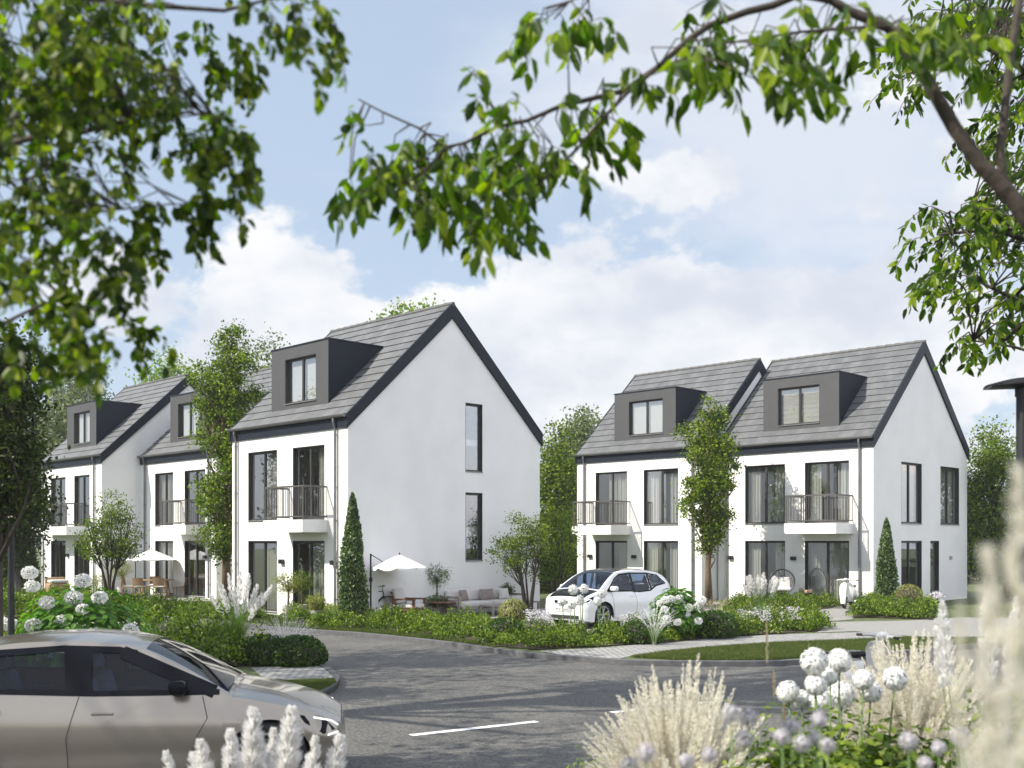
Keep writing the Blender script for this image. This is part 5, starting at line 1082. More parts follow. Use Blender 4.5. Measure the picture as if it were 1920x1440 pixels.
def chair():
    T = root('dining_chair', (0, 0, 0), 0, 'x', 'chair', 'woven chairs around the dining table')
    for x, y in ((-0.21, -0.2), (0.21, -0.2)): MB().tube([(x * 1.1, y * 1.1, 0), (x, y, 0.43)], [0.014, 0.02], 8).build('leg', 'wood_tan', T)
    for x in (-0.21, 0.21): MB().tube([(x * 1.1, 0.24, 0), (x, 0.2, 0.43), (x, 0.27, 0.85)], [0.014, 0.02, 0.014], 8).build('leg', 'wood_tan', T)
    MB().rbox(-0.23, 0.23, -0.22, 0.22, 0.42, 0.455, 0.012).build('seat', 'wicker', T); MB().rbox(-0.21, 0.21, -0.2, 0.18, 0.456, 0.50, 0.02).build('seat_pad', 'fabric_pale', T)
    vs = []; n = 8
    for i in range(2):
        for k in range(n + 1): t = k / n * 2 - 1; vs.append((t * 0.22, 0.22 + 0.06 * (i) + 0.03 * (1 - t * t), 0.52 + 0.33 * i))
    b = MB().add(vs, [(k, k + 1, n + 2 + k, n + 1 + k) for k in range(n)]); b.add([(x, y + 0.012, z) for x, y, z in vs], [(k, n + 1 + k, n + 2 + k, k + 1) for k in range(n)]); b.build('backrest', 'wicker', T); return T
ch0 = chair()
for i, (dx, dy, r_, lb) in enumerate([(-1.05, -0.05, 95, 'woven chair at the left end of the dining table'), (-0.38, -0.72, 180, 'woven chair on the near side of the dining table, left one'), (0.45, -0.70, 188, 'woven chair on the near side of the dining table, right one'),
                                      (1.05, 0.1, -85, 'woven chair at the right end of the dining table'), (-0.3, 0.75, 5, 'woven chair on the far side of the dining table')]):
    o = ch0 if i == 0 else copy_tree(ch0); o.location = dt + Vector((dx, dy, 0)); o.rotation_euler = (0, 0, rad(r_)); o['label'] = lb
# egg chair
T = root('egg_chair', (PX(1466, 39.9), 39.9, 0.02), rad(-20), 'round black wicker egg chair with a pale cushion before the rightmost house', 'chair')
b = MB(); Rr = 0.46; Mx = Matrix.Translation((0, 0.05, 0.86)) @ Matrix.Rotation(rad(-12), 4, 'X')
ring(b, Rr, 0.022, 36, 8, Mx)
for q in range(1, 6):
    t = q / 6; ring(b, Rr * math.cos(t * 1.35), 0.007, 30, 5, Mx @ Matrix.Translation((0, Rr * math.sin(t * 1.35) * 0.8, 0)))
for k in range(26):
    a = 2 * math.pi * k / 26; b.tube([Mx @ Vector((Rr * math.cos(t) * math.cos(a), Rr * math.sin(t) * 0.8, Rr * math.cos(t) * math.sin(a))) for t in [j * 1.5 / 6 for j in range(7)]], 0.007, 4)
b.build('shell', 'metal_black', T); legs(T, [(-0.2, -0.1), (0.2, -0.1), (0.15, 0.25), (-0.15, 0.25)], 0.46, 0.016, 'metal_black', 0.35)
MB().rbox(-0.34, 0.34, -0.02, 0.3, 0.50, 0.64, 0.06).rbox(-0.3, 0.3, 0.16, 0.28, 0.62, 1.05, 0.055, Matrix.Rotation(rad(-6), 4, 'X')).build('seat_cushion', 'fabric_pale', T, smooth=True)
tb_ = Vector((PX(1507, 39.6), 39.6, 0.02)); round_table(tb_, 0.36, 0.46, 'side_table', 'small round black side table between egg chair and scooter', 'metal_black', 0.2, 0.012, n=3, top=0.02)
def bottle(x, y, h, r, label, mat='bottle_glass', name='bottle', cat='bottle'):
    o = MB().lathe([(0.001, 0), (r, 0), (r, h * 0.58), (r * 0.35, h * 0.75), (r * 0.32, h), (0.001, h)], 14).build(name, mat, None, True); o.location = tb_ + Vector((x, y, 0.461)); return tag(o, label, cat)
bottle(-0.17, -0.05, 0.27, 0.036, 'taller brown bottle on the small black side table'); bottle(-0.04, 0.03, 0.20, 0.04, 'shorter brown bottle on the small black side table')
o = MB().rbox(-0.12, 0.12, -0.07, 0.07, 0, 0.10, 0.01).build('wooden_box', 'box_tan'); o.location = tb_ + Vector((0.17, -0.02, 0.461)); o.rotation_euler = (0, 0, 0.3); tag(o, 'small tan box on the black side table', 'box')
# potted plants
def potted(label, x, y, pr, ph, kind, seed, h=1.0, r=0.35, mat='leaf_box', leaf=0.055, n=1500, name='potted_plant', z=0.01, potmat='concrete_pot'):
    T = root(name, (x, y, z), 0, label, 'potted plant', None)
    MB().lathe([(pr * 0.78, 0), (pr, ph), (pr - 0.03, ph), (pr - 0.035, ph - 0.05), (0.001, ph - 0.05)], 24).build('pot', potmat, T, smooth=False)
    rng = np.random.default_rng(seed); zc = ph + h - r
    if kind == 'tree':
        Cc = ell_points(rng, [(0, 0, zc, r, r, r * 0.85)], 46, 0.35); k = np.repeat(np.arange(46), n // 46); P = Cc[k] + rng.normal(size=(len(k), 3)) * 0.075; leaves('foliage', P, leaf, mat, T, seed, up=0.4, aspect=0.45)
        b = MB(); b.tube([(0, 0, ph - 0.06), (0.02, 0.01, zc - r * 0.7), (0, 0, zc)], [0.035, 0.03, 0.02], 8); limbs(b, [(0.02, 0.01, zc - r * 0.7), (0, 0, zc - r * 0.3)], [tuple(p) for p in Cc[:26]], 0.012, rng, 5); b.build('trunk', 'bark_brown', T)
    else:
        Cc = ell_points(rng, [(0, 0, ph + h * 0.5, r, r, h * 0.5)], 26, 0.2); k = np.repeat(np.arange(26), n // 26); P = Cc[k] + rng.normal(size=(len(k), 3)) * 0.06; P = P[P[:, 2] > ph - 0.04]; leaves('foliage', P, leaf, mat, T, seed, up=0.5, aspect=0.45)
        b = MB(); limbs(b, [(0, 0, ph - 0.05), (0, 0, ph - 0.05)], [tuple(p) for p in Cc[:14]], 0.01, rng, 5); b.build('stems', 'bark_brown', T)
    return T
potted('small yellow green olive tree in a tall pale pot left of the terrace door', PX(540, 32.9), 32.9, 0.19, 0.40, 'tree', 101, 1.15, 0.42)
potted('second small olive tree in a pot close to the terrace door', PX(566, 33.4), 33.4, 0.19, 0.40, 'tree', 110, 1.05, 0.36, mat='leaf_poplar')
potted('low yellow green shrub in a pale pot beside the terrace door', PX(593, 31.9), 31.9, 0.22, 0.32, 'bush', 102, 0.5, 0.3)
potted('smallest yellow green shrub in a low pale pot next to the conifer', PX(621, 31.6), 31.6, 0.18, 0.16, 'bush', 103, 0.34, 0.2, n=800)
potted('tall grey green olive tree in a white pot between parasol and sofa', PX(818, 34.6), 34.6, 0.2, 0.30, 'tree', 104, 1.36, 0.40, mat='leaf_conifer')
potted('leafy grey green shrub in a pot at the foot of the tall olive tree', PX(816, 34.2), 34.2, 0.17, 0.26, 'bush', 105, 0.42, 0.28, mat='leaf_conifer')
potted('dark round box plant in a pot behind the right end of the sofa', PX(951, 35.95), 35.95, 0.16, 0.55, 'bush', 106, 0.36, 0.19, mat='leaf_dark', n=900)
potted('box ball in a dark pot behind the white car', PX(1255, 40.5), 40.5, 0.2, 0.3, 'bush', 107, 0.5, 0.28, mat='leaf_poplar', n=1000)
potted('yellow green shrub in a pot by the door of the leftmost house', PX(182, 45.0), 45.0, 0.2, 0.3, 'bush', 108, 0.75, 0.35, n=1000)
potted('small yellow tree in a pot left of the dining table', PX(228, 46.2), 46.2, 0.2, 0.4, 'tree', 109, 1.2, 0.45)
o = root('lounge_chair', (PX(108, 46.5), 46.5, 0.01), rad(40), 'brown wicker lounge seat by the leftmost house', 'armchair')
MB().rbox(-0.42, 0.42, -0.4, 0.4, 0.12, 0.55, 0.08).rbox(-0.42, 0.42, 0.28, 0.44, 0.3, 0.8, 0.06).build('frame', 'wicker', o, smooth=True); MB().rbox(-0.36, 0.36, -0.4, 0.28, 0.56, 0.70, 0.05).build('seat_cushion', 'fabric_pale', o, smooth=True)
o = MB().rbox(-0.35, 0.35, -0.3, 0.3, 0, 0.36, 0.05).build('garden_pouf', 'fabric_pale', None, True); o.location = (PX(38, 40.0), 40.0, 0.01); tag(o, 'pale square garden pouf on the grass at the far left', 'pouf')

# ------------------------------------------------------------------ street lamps
def lamp(x, y, h, rz, label, r=0.05):
    T = root('street_lamp', (x, y, ROADZ if y < 12 else 0), rz, label, 'street lamp', 'dark street lamps'); MB().tube([(0, 0, 0), (0, 0, h - 0.09)], [r, r * 0.92], 14).tube([(0, 0, 0), (0, 0, 0.5)], r * 1.25, 14).build('pole', 'lamp_metal', T)
    vs = []; m_ = 13
    for i in range(m_):
        t = i / (m_ - 1); x_ = -0.27 + 0.74 * t; w_ = 0.125 * math.sin(math.pi * min(1, 0.12 + 0.88 * t ** 0.8)) ** 0.5 + 0.01; hh = 0.012 + 0.05 * math.sin(math.pi * (0.08 + 0.8 * t)); zc = h - 0.03 - 0.10 * max(0, 0.3 - t) ** 1.2 
        for k in range(12): a = 2 * math.pi * k / 12; vs.append((x_, w_ * math.cos(a), zc + hh * math.sin(a) * (1 if math.sin(a) > 0 else 0.5)))
    MB().add(vs, [(i * 12 + k, i * 12 + (k + 1) % 12, (i + 1) * 12 + (k + 1) % 12, (i + 1) * 12 + k) for i in range(m_ - 1) for k in range(12)] + [tuple(range(12)), tuple(range(12 * m_ - 1, 12 * m_ - 13, -1))]).build('lamp_head', 'lamp_metal', T, smooth=True)
    MB().tube([(0, 0, h - 0.12), (0, 0, h - 0.05)], r * 1.1, 14).build('collar', 'lamp_metal', T); return T
lamp(PX(1917, 8.3), 8.3, 3.72, rad(0), 'dark street lamp at the right edge with a flat curved head')
lamp(PX(21, 16.2), 16.2, 3.9, rad(180), 'dark street lamp post at the left edge behind the silver car')

# ------------------------------------------------------------------ ornamental grasses and flowers
def fibers(name, P, D, ln, wd, mat, parent, seed=0):
    """thin rhombs from P along D"""
    rng = np.random.default_rng(seed); n = len(P); b = unit(np.cross(D, rng.normal(size=(n, 3)))); ln = np.broadcast_to(ln, (n,))[:, None]; wd = np.broadcast_to(wd, (n,))[:, None]
    V = np.stack([P, P + D * ln * 0.45 + b * wd / 2, P + D * ln, P + D * ln * 0.45 - b * wd / 2], 1); return fast_mesh(name, V, 4, [(0, 1, 2, 3)], mat, parent)
def plume_pts(p0, p1, r, n, rng, spread=0.55, taper=1.0, bunch=0.9):
    """fibres of one feathery plume from p0 (foot) to p1 (tip)"""
    p0, p1 = np.array(p0, float), np.array(p1, float); ax = p1 - p0; L_ = np.linalg.norm(ax); a = ax / L_; t = rng.uniform(0, 1, n) ** 0.9
    rr = r * 1.55 * (t + 0.06) ** 0.55 * np.clip(1.02 - t, 0, 1) ** 0.8
    o = unit(np.cross(np.broadcast_to(a, (n, 3)), rng.normal(size=(n, 3))))
    # fibres are bunched into tufts on alternate sides, which gives the toothed outline
    k = np.floor(t * 11); o = unit(o + bunch * unit(np.cross(np.broadcast_to(a, (n, 3)), np.stack([np.sin(k * 2.4), np.cos(k * 2.4), 0.3 + 0 * k], 1))))
    P = p0 + a * (t * L_)[:, None] + o * (rr * rng.uniform(0, 0.45, n))[:, None]; D = unit(o * spread + a * 0.95 + rng.normal(size=(n, 3)) * 0.12); return P, D, rr * 1.0 + r * 0.30
def blades(name, base, n, h, spread, wd, mat, parent, seed, curve=1.6, tip=1.0, segs=5, hmin=0.6):
    rng = np.random.default_rng(seed); a = rng.uniform(0, 2 * np.pi, n); rad_ = spread * rng.uniform(0.1, 1, n) ** 0.7; hh = h * rng.uniform(hmin, 1, n); b0 = np.array(base) + np.stack([np.cos(a) * 0.09, np.sin(a) * 0.09, 0 * a], 1) * spread * rng.uniform(0, 1, n)[:, None]
    pts = []
    for i in range(segs + 1):
        t = i / segs; pts.append(b0 + np.stack([np.cos(a) * rad_ * t ** curve, np.sin(a) * rad_ * t ** curve, hh * (t - 0.28 * (rad_ / spread) * t ** 3)], 1))
    s = np.stack([-np.sin(a), np.cos(a), 0 * a], 1); V = []
    for i in range(segs + 1):
        w_ = wd * (1 - (i / segs) ** 2 * 0.95) / 2; V += [pts[i] - s * w_, pts[i] + s * w_]
    V = np.stack(V, 1); F = [(2 * i, 2 * i + 1, 2 * i + 3, 2 * i + 2) for i in range(segs)]; return fast_mesh(name, V, 2 * segs + 2, F, mat, parent), pts[-1], unit(pts[-1] - pts[-2])
def pampas(label, x, y, tips, r, L_, nf, mat='plume_white', wd=0.006, seed=1, base=0.0, group=None, nbl=60, bh=None, bspread=0.5, name='pampas_grass', cat='ornamental grass', spread=0.55):
    """tips: plume tips relative to the foot"""
    T = root(name, (x, y, base), 0, label, cat, group); rng = np.random.default_rng(seed); b = MB()
    for i, tp in enumerate(tips):
        tp = np.array(tp, float); foot = np.array([tp[0] * 0.15, tp[1] * 0.15, 0]); d = tp - foot; d /= np.linalg.norm(d); p0 = tp - d * L_ * rng.uniform(0.85, 1.15)
        P, D, ln = plume_pts(p0, tp, r * rng.uniform(0.85, 1.15), nf, rng, spread); fibers('plume', P, D, ln, wd, mat, T, seed + i)
        b.tube([foot, (foot + p0) / 2 + rng.normal(size=3) * 0.02, p0, tp], [r * 0.09, r * 0.08, r * 0.06, r * 0.02], 5)
    b.build('stems', 'stem_green', T)
    if nbl: blades('blades', (0, 0, 0), nbl, bh or tips[0][2] * 0.6, bspread, 0.012, 'blade_green', T, seed)
    return T
def fountain(label, x, y, h, spread, nst, mat='plume_cream', seed=1, base=0.0, spl=0.22, sr=0.02, nf=60, wd=0.004, nbl=120, group=None, bmat='blade_green', hmin=0.6, curve=1.5, bfrac=0.7):
    T = root('fountain_grass', (x, y, base), 0, label, 'ornamental grass', group); rng = np.random.default_rng(seed)
    o, tips, dirs = blades('stalks', (0, 0, 0), nst, h, spread, 0.0035, mat, T, seed, curve, hmin=hmin); Ps, Ds, Ls = [], [], []
    for tp, d in zip(tips, dirs):
        P, D, ln = plume_pts(tp - d * spl * 0.75, tp + d * spl * 0.25, sr * rng.uniform(0.7, 1.2), nf, rng, 0.45, 0.6, 0.15); Ps.append(P); Ds.append(D); Ls.append(ln)
    fibers('spikes', np.concatenate(Ps), np.concatenate(Ds), np.concatenate(Ls), wd, mat, T, seed)
    if nbl: blades('blades', (0, 0, 0), nbl, h * bfrac, spread * 0.9, 0.009, bmat, T, seed + 5, 1.4)
    return T
def flower_ball(b_P, c, r, n, rng): d = unit(rng.normal(size=(n, 3))); return np.array(c) + d * (r * rng.uniform(0.62, 1.04, n))[:, None], d
def allium(label, x, y, z, r, foot, seed, mat='petal_white', n=420, pet=0.022, base=0.0, group=None, stem_r=0.005, name='allium'):
    T = root(name, (foot[0], foot[1], base), 0, label, 'flower', group); rng = np.random.default_rng(seed); c = np.array([x - foot[0], y - foot[1], z - base])
    P, d = flower_ball(None, c, r, n, rng); leaves('flower_head', P, pet, mat, T, seed, aspect=0.7, up=0, along=d * 0.3, jitter=0.4)
    b = MB(); d2 = unit(rng.normal(size=(40, 3))); 
    for q in d2: b.tube([c, c + q * r * 0.9], stem_r * 0.25, 3, cap=False)
    hgt = c[2]; b.tube([(0, 0, 0), (c[0] * 0.15, c[1] * 0.15, hgt * 0.35), (c[0] * 0.55, c[1] * 0.55, hgt * 0.72), tuple(c)], [stem_r * 1.3, stem_r * 1.15, stem_r, stem_r * 0.85], 7); b.build('stem', 'stem_green', T, smooth=True); return T
def hydrangea(label, x, y, R_, h, heads, seed, leaf=0.12, nleaf=900, hr=0.13, mat='leaf_hydrangea'):
    T = root('hydrangea', (x, y, 0), 0, label, 'flowering shrub'); rng = np.random.default_rng(seed); d = unit(rng.normal(size=(nleaf, 3)) + np.array([0, -0.3, 0.35])); q = rng.uniform(0.55, 1, nleaf)[:, None]
    P = d * q * np.array([R_, R_ * 0.8, h * 0.48]) + np.array([0, 0, h * 0.5]); P = P[P[:, 2] > 0.05]; leaves('foliage', P, leaf, mat, T, seed, aspect=0.72, up=1.1, along=d[:len(P)], shape='leaf')
    b = MB(); limbs(b, [(0, 0, 0.05), (0.05, 0, 0.2)], [tuple(p) for p in P[rng.permutation(len(P))[:26]] * 0.92], 0.012, rng, 5); b.build('stems', 'bark_brown', T)
    for i, (hx, hy, hz, s_) in enumerate(heads):
        n = int(420 * (s_ ** 1.5)); d = unit(rng.normal(size=(n, 3))); P = np.array([hx, hy, hz]) + d * hr * s_ * np.array([1, 1, 0.82]) * rng.uniform(0.86, 1.02, n)[:, None]; leaves('flower_head', P, hr * 0.26, 'petal_white', T, seed + i, aspect=0.9, up=0, along=np.cross(d, rng.normal(size=(n, 3))), jitter=0.3)
    return T
def flowers(label, poly, n, h, mat, seed, size=0.035, per=14, clump=0.045, zmin=0.5):
    rng = np.random.default_rng(seed); c = in_poly(poly, n, rng); z = h * rng.uniform(zmin, 1, n); k = np.repeat(np.arange(n), per); P = np.stack([c[k, 0], c[k, 1], z[k]], 1) + rng.normal(size=(len(k), 3)) * clump * np.array([1, 1, 0.6])
    o = leaves('flower_patch', P, size, mat, None, seed, up=1.2, aspect=0.9); return tag(o, label, 'flowers', None, 'stuff')
def at(px, py, Y): return (PX(px, Y), Y, PZ(py, Y))
# --- mid distance, in the beds
ym = 25.0
for i, (px, py, r, lb) in enumerate([(1075, 1106, 0.13, 'top left white allium ball before the bonnet of the white car'), (1095, 1104, 0.12, 'top right white allium ball before the bonnet of the white car'), (1054, 1129, 0.12, 'leftmost white allium ball before the white car'),
                                    (1072, 1134, 0.12, 'lowest white allium ball before the number plate of the white car'), (1087, 1126, 0.14, 'largest white allium ball before the white car'), (1128, 1113, 0.13, 'upper right white allium ball before the front wheel'), (1120, 1128, 0.11, 'lower right white allium ball before the front wheel')]):
    Y = ym + 0.25 * (i % 3); p = at(px, py, Y); allium(lb, p[0], p[1], p[2], r, (p[0] + 0.1 * (0.5 - i % 2), p[1] + 0.05), 200 + i, n=420, pet=0.035, stem_r=0.010, group='white alliums before the white car')
fountain('silvery feather grass before the door of the white car', PX(1226, 24.6), 24.6, 1.05, 0.55, 70, 'plume_white', 210, spl=0.35, sr=0.035, nf=26, wd=0.010, nbl=80, hmin=0.6)
hd = [(random.Random(7 + i).uniform(-.55, .55), random.Random(17 + i).uniform(-.6, -.25), random.Random(27 + i).uniform(.45, 1.3), random.Random(37 + i).uniform(.7, 1.0)) for i in range(18)]
hydrangea('white flowering hydrangea beside the rear of the white car', PX(1268, 26.0), 26.0, 0.68, 1.3, hd, 211, leaf=0.13, nleaf=950, hr=0.12)
fountain('pinkish tan grass tuft left of the right poplar trunk', PX(1345, 31), 31, 0.95, 0.5, 70, 'plume_tan', 212, spl=0.25, sr=0.03, nf=20, wd=0.012, nbl=80)
fountain('tall light green grass tuft in the middle of the right bed', PX(1425, 28.5), 28.5, 1.0, 0.6, 26, 'plume_tan', 213, spl=0.2, sr=0.02, nf=16, wd=0.01, nbl=420, bfrac=1.0)
pampas('cluster of white pampas plumes before the terrace door of the rightmost house', PX(1425, 37), 37, [(-0.45, 0, 1.15), (-0.28, 0.1, 1.0), (-0.08, 0, 1.2), (0.1, -.1, 1.28), (0.22, 0.1, 1.05), (0.5, 0, 1.15), (0.68, 0.1, 0.95), (-0.55, .1, .9), (-.36, 0, 1.2), (0.02, .1, 1.1), (0.58, -.1, 1.05)], 0.14, 0.62, 420, seed=214, wd=0.018, nbl=90, bh=0.6)
pampas('pale pampas plumes before the left edge of the tall centre house', PX(448, 27.5), 27.5, [(-0.55, 0, 1.35), (-0.3, 0.1, 1.55), (-0.75, .1, 1.0), (0.02, 0, 1.62), (0.28, -.1, 1.55), (0.45, 0.1, 1.25), (0.85, 0, 1.25), (-0.12, 0.1, 1.2), (0.15, 0.2, 1.15), (-.45, 0, 1.3), (.6, 0, 1.05)], 0.13, 0.78, 420, seed=215, wd=0.016, nbl=120, bh=0.8)
fountain('dense upright dark green grass tuft at the street corner', PX(437, 21.4), 21.4, 1.15, 0.55, 10, 'plume_tan', 216, spl=0.1, sr=0.01, nf=8, wd=0.008, nbl=620, bfrac=1.0, hmin=0.6)
fountain('silvery fountain grass above the round dark shrub at the street corner', PX(535, 21.2), 21.2, 1.02, 0.62, 150, 'plume_white', 217, spl=0.32, sr=0.02, nf=22, wd=0.008, nbl=60, hmin=0.7, curve=1.2)
ball('round dark green shrub at the tip of the street corner bed', PX(560, 20.7), 20.7, 0.55, 0.16, 218, 'leaf_bed_dark', 3400, 0.075, squash=0.75)
ball('dark low bush at the rear of the street corner bed', PX(500, 20.9), 20.9, 0.55, 0.15, 219, 'leaf_bed_dark', 3000, 0.075, squash=0.75)
ball('dark dome shaped bush right below the yellow green box ball', PX(948, 25.6), 25.6, 0.5, 0.16, 220, 'leaf_bed_dark', 2600, 0.07, squash=0.8)
ball('dark bush in the bed below the silvery feather grass', PX(1200, 25.1), 25.1, 0.5, 0.14, 221, 'leaf_bed_dark', 2600, 0.07, squash=0.8)
ball('dark bush in the bed right of the white hydrangea', PX(1340, 26.6), 26.6, 0.6, 0.2, 222, 'leaf_bed_dark', 3200, 0.075, squash=0.8)
ball('pale grey green low bush beside the box ball in front of the white car', PX(1003, 26.4), 26.4, 0.45, 0.14, 223, 'leaf_grey', 2400, 0.05, squash=0.8)
flowers('small pale mauve flowers between box ball and white car', [R(985, 1186), R(1035, 1186), R(1030, 1198), R(985, 1198)], 90, 0.62, 'petal_mauve', 224)
flowers('small pale mauve flowers before the front wheel of the white car', [R(1165, 1188), R(1200, 1188), R(1198, 1196), R(1165, 1196)], 50, 0.55, 'petal_mauve', 225)
flowers('tiny white flowers in the dark street corner bed', [(-9.5, 21.8), (-8.2, 20.4), (-6.9, 20.3), (-7.5, 21.8)], 90, 0.80, 'petal_white', 226, 0.03, 8, 0.035, 0.8)
flowers('small pale mauve flowers in the bed right of the white car', [R(1395, 1180), R(1450, 1178), R(1440, 1190), R(1380, 1190)], 60, 0.62, 'petal_mauve', 227)
flowers('white and mauve flowers at the narrow side window of the rightmost house', [R(1745, 1133), R(1765, 1133), R(1768, 1140), R(1740, 1140)], 70, 0.5, 'petal_mauve', 228, 0.05)
flowers('small pale flowers beside the bicycle', [R(712, 1159), R(740, 1161), R(735, 1168), R(708, 1165)], 24, 0.42, 'petal_mauve', 229)
hl_ = [(-0.75, -.3, 1.9, 1.0), (-0.62, -.5, 1.70, .9), (-0.98, -.5, 1.12, 1.0), (-0.55, -.6, 1.10, 1.05), (0.12, -.4, 1.78, 1.05), (0.02, -.5, 1.52, 1.1), (0.42, -.5, 1.52, .95), (0.9, -.5, 1.02, 1.0), (-1.05, -.55, 0.82, 1.15), (-0.2, -.7, 0.72, 1.0), (0.38, -.6, 0.98, .95), (-1.2, -.4, 1.2, .8), (-0.35, -.6, 1.45, .95), (-0.1, -.65, 1.18, .85), (0.2, -.6, 1.35, .8)]
hydrangea('large white flowering hydrangea behind the roof of the silver car', PX(160, 17.0), 17.0, 1.12, 1.75, hl_, 230, leaf=0.13, nleaf=1500, hr=0.125)
# --- foreground: a planted bank right in front of the camera, on the right
bank = MB(); nn_ = 16; vs = []
for i in range(nn_ + 1):
    for k in range(nn_ + 1):
        x = 0.2 + 8.3 * i / nn_; y = 0.4 + 7.2 * k / nn_; e = min(1, i / 3, (nn_ - i) / 3) * min(1, k / 2, (nn_ - k) / 4); vs.append((x, y, -0.12 + 0.72 * max(0, e) ** 0.8))
struct(raw('planting_bank', vs, [(i * (nn_ + 1) + k, (i + 1) * (nn_ + 1) + k, (i + 1) * (nn_ + 1) + k + 1, i * (nn_ + 1) + k + 1) for i in range(nn_) for k in range(nn_)], 'soil', None, True))
BZ = 0.5
def rel(pts, Y, foot, base): return [(PX(px, Y) - foot[0], dy, PZ(py, Y) - base) for px, py, dy in pts]
F1 = (PX(470, 4.4), 4.4)
pampas('white pampas plumes at the bottom left in front of the silver car', *F1, rel([(297, 1421, .1), (376, 1391, 0), (421, 1379, .1), (443, 1366, -.1), (474, 1331, 0), (503, 1377, .1), (547, 1330, 0), (596, 1380, -.05), (634, 1386, .05), (520, 1400, -.15), (350, 1425, .1)], 4.4, F1, ROADZ), 0.062, 0.45, 2300, seed=240, base=ROADZ, wd=0.006, nbl=60, bh=1.25, bspread=0.3, spread=0.75)
F2 = (PX(1275, 4.6), 4.6)
fountain('cream fountain grass in the foreground, left of the white allium balls', *F2, 1.40, 0.34, 380, 'plume_cream', 241, BZ, 0.44, 0.032, 230, 0.0048, 160, curve=2.2, hmin=0.68)
F3 = (PX(1706, 5.7), 5.7)
fountain('cream fountain grass in the foreground, right of the white allium balls', *F3, 1.46, 0.42, 380, 'plume_cream', 242, BZ, 0.44, 0.032, 230, 0.0048, 160, curve=2.0, hmin=0.62)
names_ = ['topmost left', 'topmost right', 'leftmost', 'small second from the left', 'inner upper', 'small inner', 'lowest', 'biggest lower', 'upper right', 'inner right', 'rightmost']
for i, (px, py, rp) in enumerate([(1527, 1240, 25), (1574, 1239, 22), (1478, 1298, 21), (1503, 1311, 17), (1530, 1284, 20), (1557, 1269, 14), (1539, 1315, 22), (1578, 1302, 26), (1619, 1275, 19), (1633, 1297, 20), (1678, 1273, 22)]):
    Y = 4.7 + 0.10 * ((i * 5) % 4); p = at(px, py, Y); allium(names_[i] + ' of the large white allium balls in the foreground', p[0], p[1], p[2], rp * Y / 2005 * 1.05, (PX(1560 + (px - 1560) * 0.75, Y), Y), 250 + i, n=1150, pet=0.0165, base=BZ, stem_r=0.0045, group='large white alliums in the foreground')
rgm = random.Random(5)
for i, (px, py) in enumerate([(1370, 1338), (1403, 1344), (1395, 1386), (1466, 1382), (1482, 1363), (1530, 1384), (1551, 1398), (1503, 1394), (1537, 1348), (1703, 1390), (1760, 1402), (1735, 1432), (1287, 1427), (1212, 1411), (1330, 1415), (1180, 1436), (1800, 1380)]):
    Y = 2.3 + rgm.uniform(-.2, .4); p = at(px, py, Y); allium('small blurred mauve flower ball on a thin stem in the foreground', p[0], p[1], p[2], rgm.uniform(15, 21) * Y / 2005, (p[0] + 0.03, p[1]), 270 + i, 'petal_mauve', 420, 0.0052, BZ if px > 1250 else 0.2, 'small mauve flower balls in the foreground', 0.002)
for i, (px, py, l_, lb) in enumerate([(1437, 1163, 0.21, 'tallest thin tan grass spike left of the white allium balls'), (1451, 1256, 0.14, 'short thin tan grass spike below the tallest one'), (1505, 1208, 0.2, 'leaning tan grass spike behind the topmost white allium ball'), (1470, 1316, 0.1, 'lowest tan grass spike left of the white allium balls')]):
    p = at(px, py, 5.0); pampas(lb, p[0] + 0.04, 5.0, [(-0.04 + (0.03 if i == 2 else 0), 0, p[2] - BZ)], 0.013, l_, 420, 'plume_tan', 0.003, 290 + i, BZ, nbl=6, bspread=0.1, bh=0.8, name='grass_spike', cat='grass spike', group='single grass spikes in the foreground')
F4 = (PX(1790, 4.2), 4.2)
pampas('white pampas plumes at the right edge beside the blurred reed', PX(1840, 4.2), 4.2, rel([(1766, 1128, 0), (1776, 1165, .1), (1850, 1110, 0), (1838, 1140, -.1), (1905, 1120, 0), (1920, 1160, .1)], 4.2, (PX(1840, 4.2), 0), BZ), 0.035, 0.32, 900, seed=300, base=BZ, wd=0.005, nbl=60, bh=1.0, spread=0.8)
for i, (px, py, lb, r_) in enumerate([(1852, 1035, 'strongly blurred tan reed plume close to the camera, the left one', 0.020), (1908, 880, 'strongly blurred tan reed plume close to the camera, the right one', 0.020), (1800, 1130, 'strongly blurred tan reed plume close to the camera, the lowest one', 0.012)]):
    Y = 0.66 + 0.04 * i; p = at(px, py, Y); pampas(lb, p[0] + 0.02, Y, [(-0.02, 0, p[2] - BZ * 0.6)], r_, 0.34, 800, 'plume_cream', 0.002, 310 + i, BZ * 0.6, nbl=0, name='reed', cat='reed', group='reed plumes right in front of the camera')
def leafy(label, clumps, mat, seed, leaf=0.05, per=60, sp=0.12, Y=5.5, name='leafy_shrub', shape='leaf'):
    """low leafy shrub: clumps (px, py, Y)"""
    rng = np.random.default_rng(seed); c0 = clumps[len(clumps) // 2]; T = root(name, (PX(c0[0], c0[2]), c0[2], BZ if PX(c0[0], c0[2]) > 0.5 else 0), 0, label, 'shrub'); ox = np.array(T.location)
    Cc = np.array([at(*c) for c in clumps]) - ox; k = np.repeat(np.arange(len(Cc)), per); P = Cc[k] + rng.normal(size=(len(k), 3)) * sp * np.array([1, 1, 0.6]); P[:, 2] -= np.abs(rng.normal(size=len(k))) * 0.1
    leaves('foliage', P, leaf, mat, T, seed, aspect=0.6, up=0.9, shape=shape); b = MB(); limbs(b, [(0, 0, 0.0), (0.0, 0, 0.1)], [tuple(c) for c in Cc], 0.012, rng, 5); b.build('stems', 'bark_brown', T); return T
